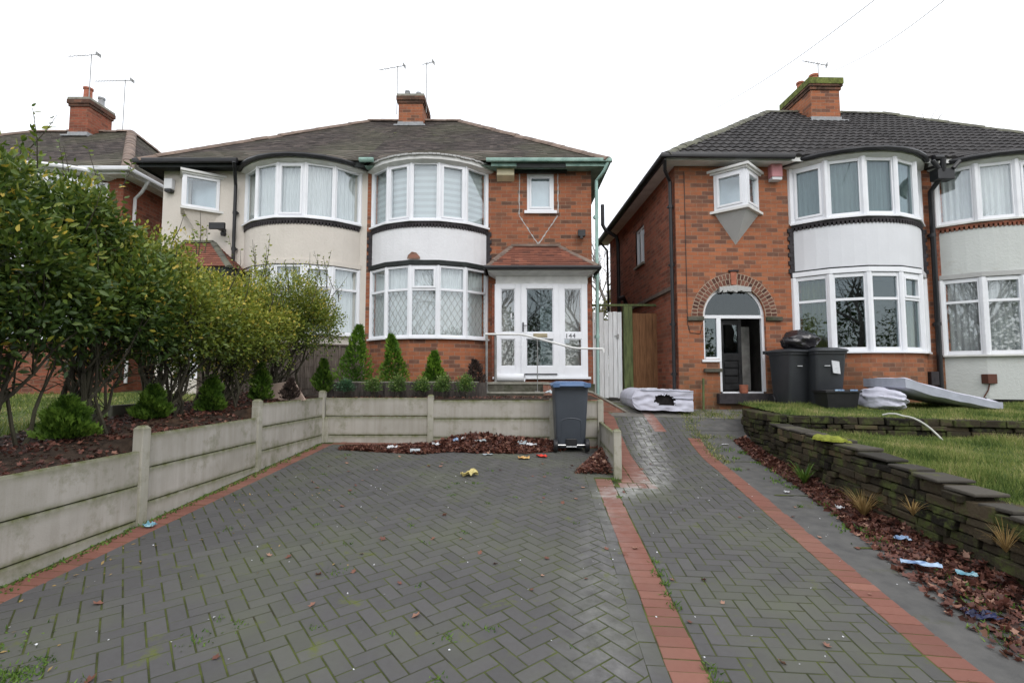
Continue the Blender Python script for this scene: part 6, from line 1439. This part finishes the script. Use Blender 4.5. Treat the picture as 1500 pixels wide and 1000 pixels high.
# folded mattress by the gate (fold at the left, torn open at the front)
from mathutils import noise as mn
t = thing('folded_mattress', 'soiled white mattress folded over with a torn dark hole, lying by the gate', 'mattress', (3.02, 9.5, .56), F1)
NX, NZ, DY = 120, 34, 1.05; X0, X1, ZT, ZB = 2.26, 3.42, .92, .53; yf = 9.45
def mpos(u, v, s):   # u along width, v height 0..1 on the front face, s depth 0..1
    r = .19; x = X0+(X1-X0)*u; half = (ZT-ZB)/2; zc = (ZT+ZB)/2-.03*u*1.2; hh = half*(1 if x > X0+r else math.sqrt(max(.0, 1-((X0+r-x)/r)**2))); z = zc+(v*2-1)*hh
    gap = .025*math.exp(-((v-.52)/.06)**2)*min(1, max(0, (u-.3)*3)); y = yf+gap+s*DY*(1-.08*u)
    return Vector((x+.01*mn.noise(Vector((u*9, v*7, s*5))), y+.025*mn.noise(Vector((u*6, v*5, 3))), z+.02*mn.noise(Vector((u*5, s*6, v*3+7)))))
def hole_(u, v): return .36 < u < .72 and ((u-.54)/.17)**2+((v-.50-(.12*(.54-u)))/.30)**2 < 1+.7*mn.noise(Vector((u*16, v*8, 1)))+.4*mn.noise(Vector((u*50, v*20, 1))) and v > .26
b = MB()
idx = {}
for i in range(NX+1):
    for j in range(NZ+1): idx[i, j] = len(b.v); b.v.append(tuple(mpos(i/NX, j/NZ, 0))); b.e.append(0)
for i in range(NX):
    for j in range(NZ):
        if not hole_((i+.5)/NX, (j+.5)/NZ): b.f.append((idx[i, j], idx[i+1, j], idx[i+1, j+1], idx[i, j+1])); b.t.append(.5)
def sheet2(fn, n, m):
    o = len(b.v)
    for i in range(n+1):
        for j in range(m+1): b.v.append(tuple(fn(i/n, j/m))); b.e.append(0)
    for i in range(n):
        for j in range(m): a = o+i*(m+1)+j; b.f.append((a, a+1, a+m+2, a+m+1)); b.t.append(.5)
sheet2(lambda u, s: mpos(u, 1, s), NX, 10); sheet2(lambda u, s: mpos(u, 0, s), NX, 4); sheet2(lambda v, s: mpos(1, v, s), NZ, 8); sheet2(lambda v, s: mpos(0, v, s), 4, 8)
b.build('cover', M['fabric'], t, smooth=True)
b = MB(); pad = [mpos(u, v, 0)+Vector((0, .07, 0)) for u, v in ((.3, .1), (.8, .1), (.8, .9), (.3, .9))]; b.poly(pad)
b.build('torn_hole', M['stuffing'], t)
b = MB()
for k in range(9): p = mpos(.3+.5*random.random(), 1, .25+.5*random.random()); w_ = random.uniform(.03, .1); b.prism([(p.x-w_, p.y-.05, p.z+.008), (p.x+w_, p.y-.04, p.z+.006), (p.x+w_*.8, p.y+.05, p.z+.008), (p.x-w_*.9, p.y+.04, p.z+.01)], (0, 0, .008))
b.build('rag', M['paper_white'], t)
b = MB(); b.tube([mpos(u/20, .97, 0)+Vector((0, -.008, 0)) for u in range(3, 21)], .008, 6); b.tube([mpos(u/20, .60, 0)+Vector((0, -.008, 0)) for u in range(13, 21)], .007, 6); b.build('piping', M['fabric_grey'], t, smooth=True)
# slumped mattress on the lawn
t = thing('leaning_mattress', 'pale mattress slumped over the crumpled quilt on the upper lawn', 'mattress', (7.4, 8.4, .6), F3)
NU, NV = 26, 10
def sl_(u, v, top):
    x = 6.66+1.5*u; z = .60+.34*(1-u)**1.25+(.22 if top else 0)*(1-.2*u)+.02*mn.noise(Vector((u*5, v*4, top*3))); y = 8.02+.95*v-.12*u+(.05*math.sin(u*3)); 
    e = min(v, 1-v, u, 1-u); z -= .035*math.exp(-e*30)*(1 if top else -1)
    return Vector((x+.02*mn.noise(Vector((v*6, u*3, 2))), y, z))
b = MB(); grid = {}
for tp in (1, 0):
    for i in range(NU+1):
        for j in range(NV+1): grid[tp, i, j] = len(b.v); b.v.append(tuple(sl_(i/NU, j/NV, tp))); b.e.append(0)
for i in range(NU):
    for j in range(NV):
        b.f.append((grid[1, i, j], grid[1, i+1, j], grid[1, i+1, j+1], grid[1, i, j+1])); b.t.append(.5); b.f.append((grid[0, i, j+1], grid[0, i+1, j+1], grid[0, i+1, j], grid[0, i, j])); b.t.append(.5)
b.build('top_and_base', M['fabric'], t, smooth=True)
b = MB()
bd_ = [(i, 0) for i in range(NU)]+[(NU, j) for j in range(NV)]+[(i, NV) for i in range(NU, 0, -1)]+[(0, j) for j in range(NV, 0, -1)]
for k in range(len(bd_)):
    p, q = bd_[k], bd_[(k+1) % len(bd_)]; b.quad(b_ := sl_(p[0]/NU, p[1]/NV, 0), sl_(q[0]/NU, q[1]/NV, 0), sl_(q[0]/NU, q[1]/NV, 1), sl_(p[0]/NU, p[1]/NV, 1))
b.build('side_band', M['fabric_grey'], t)
b = MB()
for k in range(26): p = sl_(random.uniform(.1, .9), random.uniform(.1, .9), 1); s_ = random.uniform(.004, .018); b.lathe([(s_, p.z-.004), (s_*.8, p.z+.008), (.001, p.z+.01)], p.x, p.y, 6)
b.build('dirt_spots', M['stuffing'], t)
blob('crumpled_quilt', M['fabric'], 'crumpled pale quilt bundled under the slumped mattress', 'quilt', F3, (6.5, 8.38, .58), (.25, .48, .22), 11, .12, 5, sc=1.2, folds=.06)
b = MB(); b.prism([(-.36, 0, 0), (.36, 0, 0), (.14, 0, .3), (-.42, .05, .23)], (0, .02, .02))
o = b.build('leaning_board', M['board_pink'], None, bevel=.002); o.location = at(412, 584, 7.5)[:2]+(.80,); o.rotation_euler = (R(-18), 0, R(3)); tag(o, 'pinkish flat board leaning against the brown fence behind the wall corner', 'board')
# paint tub in the doorway
b = MB(); b.lathe([(.07, 0), (.078, .02), (.082, .15), (.085, .15), (.085, .165), (.07, .165), (.068, .03)], 0, 0, 18); o = b.build('paint_tub', M['pot'], None, smooth=True); o.location = rot(F3) @ Vector((4.86, Y3+.03, .825)); tag(o, 'small brown tub standing in the arched doorway', 'tub')
b = MB(); b.lathe([(.04, 0), (.045, .12), (.02, .16), (.015, .22)], 0, 0, 12); o = b.build('bottle', M['film'], None, smooth=True); o.location = rot(F3) @ Vector((4.16, Y3+.22, 1.54)); tag(o, 'clear bottle behind the narrow side light of the arched doorway', 'bottle')
b = MB(); b.box(4.07, 4.36, Y3+.14, Y3+.32, 1.5, 1.54); b.build('inner_ledge', M['frame_grey'], h3)
# garden hose
b = MB(); pts = [(4.85+.16*k/3, 7.5-.06*k, .61+.012*k*(3-k)) for k in range(4)]+[(5.01+.035*k, 7.32-.05*k, .61-.006*k*k) for k in range(1, 8)]
single(b.tube(pts, .012, 8), 'cable', M['cable'], 'white cable hanging over the upper stone wall onto the lower lawn', 'cable', (5.0, 7.45, .62), smooth=True)
# litter
def crumple(name, mat, label, cat, X, Y, w_, l_, ang, amp, z=None, n=6, seed=0, group=None):
    rd = random.Random(seed+int(X*100)); b = MB(); z = g(X, Y)+.006 if z is None else z
    ca, sa = math.cos(R(ang)), math.sin(R(ang)); off = rd.uniform(0, 99)
    for i in range(n+1):
        for j in range(n+1):
            u, v = i/n-.5+rd.uniform(-.04, .04), j/n-.5+rd.uniform(-.04, .04); x, y = u*w_, v*l_; h = amp*(abs(mn.noise(Vector((u*2.6+off, v*2.6, 0))))*1.2+rd.uniform(0, .05))
            b.v.append((X+x*ca-y*sa, Y+x*sa+y*ca, z+h+.003)); b.e.append(0)
    for i in range(n):
        for j in range(n): a = i*(n+1)+j; b.f.append((a, a+n+1, a+n+2, a+1)); b.t.append(rd.random())
    o = single(b, name, mat, label, cat, (X, Y, z), group); sm = o.modifiers.new('thick', 'SOLIDIFY'); sm.thickness = .003; return o
Lr = [('food_wrapper', 'paper_yellow', 'yellow folded paper bag lying alone on the drive', 'wrapper', -.92, 6.27, .2, .14, 20, .12),
      ('crisp_packet', 'paper_orange', 'orange and yellow crisp packet at the front edge of the leaf pile', 'packet', -.28, 7.28, .16, .1, 10, .05),
      ('crisp_packet', 'paper_red', 'bright red packet beside the leaf pile near the wheelie bin', 'packet', -.02, 7.42, .15, .1, -15, .06),
      ('paper_sheet', 'paper_white', 'flat white paper sheet at the left wall corner', 'paper', -3.0, 7.72, .28, .2, 5, .01),
      ('paper_cup', 'paper_white', 'white crushed cup on the left end of the leaf pile', 'cup', -2.3, 7.55, .15, .08, 35, .08),
      ('paper_scrap', 'paper_white', 'white crumpled paper in the middle of the leaf pile', 'paper', -1.65, 7.7, .11, .07, 40, .07),
      ('plastic_wrap', 'film', 'greyish cellophane on top of the leaf pile', 'wrapper', -.98, 7.85, .18, .1, 5, .06),
      ('blue_wrapper', 'paper_blue', 'small blue wrapper near the top of the leaf pile', 'wrapper', -1.38, 7.92, .1, .09, 5, .08),
      ('paper_scrap', 'paper_white', 'twisted white paper beside the blue wrapper on the pile', 'paper', -1.24, 7.98, .13, .05, 30, .08),
      ('plastic_wrap', 'film', 'clear lid leaning on the right of the leaf pile', 'wrapper', -.34, 7.9, .14, .08, -30, .08),
      ('plastic_wrap', 'film', 'grey plastic scrap at the front of the leaf pile', 'wrapper', -.82, 7.45, .15, .08, 25, .02),
      ('plastic_wrap', 'paper_white', 'pale blue white tray in the right of the leaf pile', 'tray', -.18, 7.86, .15, .07, -15, .06),
      ('blue_wrapper', 'paper_cyan', 'blue and white wrapper at the foot of the left wall post', 'wrapper', -3.46, 4.28, .09, .07, 5, .05),
      ('crisp_packet', 'paper_blue', 'long blue and yellow packet on the leaves beside the path', 'packet', 2.84, 4.05, .24, .08, -25, .04),
      ('crisp_packet', 'paper_cyan', 'small cyan packet in the leaves under the stone wall', 'packet', 3.05, 3.9, .12, .05, -20, .04),
      ('crisp_packet', 'paper_navy', 'dark blue packet at the bottom right of the path', 'packet', 2.73, 3.4, .16, .11, -10, .05),
      ('blue_wrapper', 'paper_blue', 'square blue wrapper at the foot of the stone wall', 'wrapper', 3.05, 4.55, .11, .07, -10, .05),
      ('paper_scrap', 'paper_white', 'white scrap in the leaves below the dry grass tuft', 'paper', 3.0, 5.35, .07, .05, 0, .04),
      ('paper_scrap', 'paper_white', 'white scrap at the edge of the grey path', 'paper', 2.78, 6.0, .05, .04, 0, .03),
      ('paper_scrap', 'paper_white', 'small white scrap on the path near the doorway', 'paper', 2.92, 8.3, .09, .05, 10, .01),
      ('plastic_wrap', 'film', 'silvery bag on the ground beside the porch steps', 'wrapper', .2, 9.35, .3, .18, -25, .08)]
for i, (nm, m, lab, cat, X, Y, w_, l_, a_, am) in enumerate(Lr):
    z = None
    if 'pile' in lab and 'front' not in lab and 'beside the leaf' not in lab: z = g(X, Y)+np.interp(X, [-3.1, -2.2, -1.7, -1.1, -.5, .1, .35], [.02, .05, .08, .15, .11, .08, .03])*.8
    if 'leaves' in lab or 'stone wall' in lab: z = g(X, Y)+.045
    if Y > 9: z = .84
    crumple(nm, M[m], lab, cat, X, Y, w_, l_, a_, am, z, 6, i)
b = MB(); b.tube([(-1.98, 7.42, g(-2, 7.4)+.035), (-1.84, 7.46, g(-1.8, 7.4)+.035)], .034, 12); o = single(b, 'drink_can', M['film'], 'crushed silver drink can at the front of the leaf pile', 'can', (-1.9, 7.44, g(-1.9, 7.4)), smooth=True)
# telephone wires
for k, (p, q, lab) in enumerate(((at(1213, 108, 12.6), at(1560, -150, 5), 'thin telephone wire rising to the right from the mossy chimney'), (at(1010, 178, 14), at(1420, -110, 6), 'faint telephone wire crossing the sky above the ridge of the dark tiled roof'))):
    b = MB(); P0, P1 = Vector(p), Vector(q); pts = [P0.lerp(P1, i/16)-Vector((0, 0, .25*math.sin(PI*i/16))) for i in range(17)]; single(b.tube(pts, .006, 5), 'telephone_wire', M['steel_dull'], lab, 'wire', p, 'telephone wires')

# dark shrubbery across the road, seen only in the window reflections
m = 60000; x = rng.uniform(-60, 60, m); hgt = 6.4+1.6*np.sin(x*.5)+1.1*np.sin(x*1.3+1); z = -.9+rng.random(m)**.8*hgt; P = np.column_stack([x, -23+rng.normal(0, 1.2, m), z])
o = scatter('roadside_shrubbery', SIMPLE_V, SIMPLE_F, P, rotmats(rng.normal(size=(m, 3))), rng.uniform(.2, .42, m), M['leaf'], None, np.clip(rng.normal(.3, .2, m), 0, 1)); o['kind'] = 'stuff'
for k, (px, py, lab) in enumerate(((75, 615, 'brown concrete slab edging the lawn behind the round green conifer'), (165, 605, 'brown concrete slab edging the lawn left of the leaning hedge stems'), (232, 600, 'small concrete slab edging the lawn in the middle of the hedge'))):
    X = -4.95; Y = X/((px-795)/730); b = MB(); b.box(X-.03, X+.03, Y-.28, Y+.28, .5, .86-.03*k); single(b, 'edging_slab', M['ridge_grey'], lab, 'slab', (X, Y, .5), 'edging slabs behind the hedge', bevel=.01)
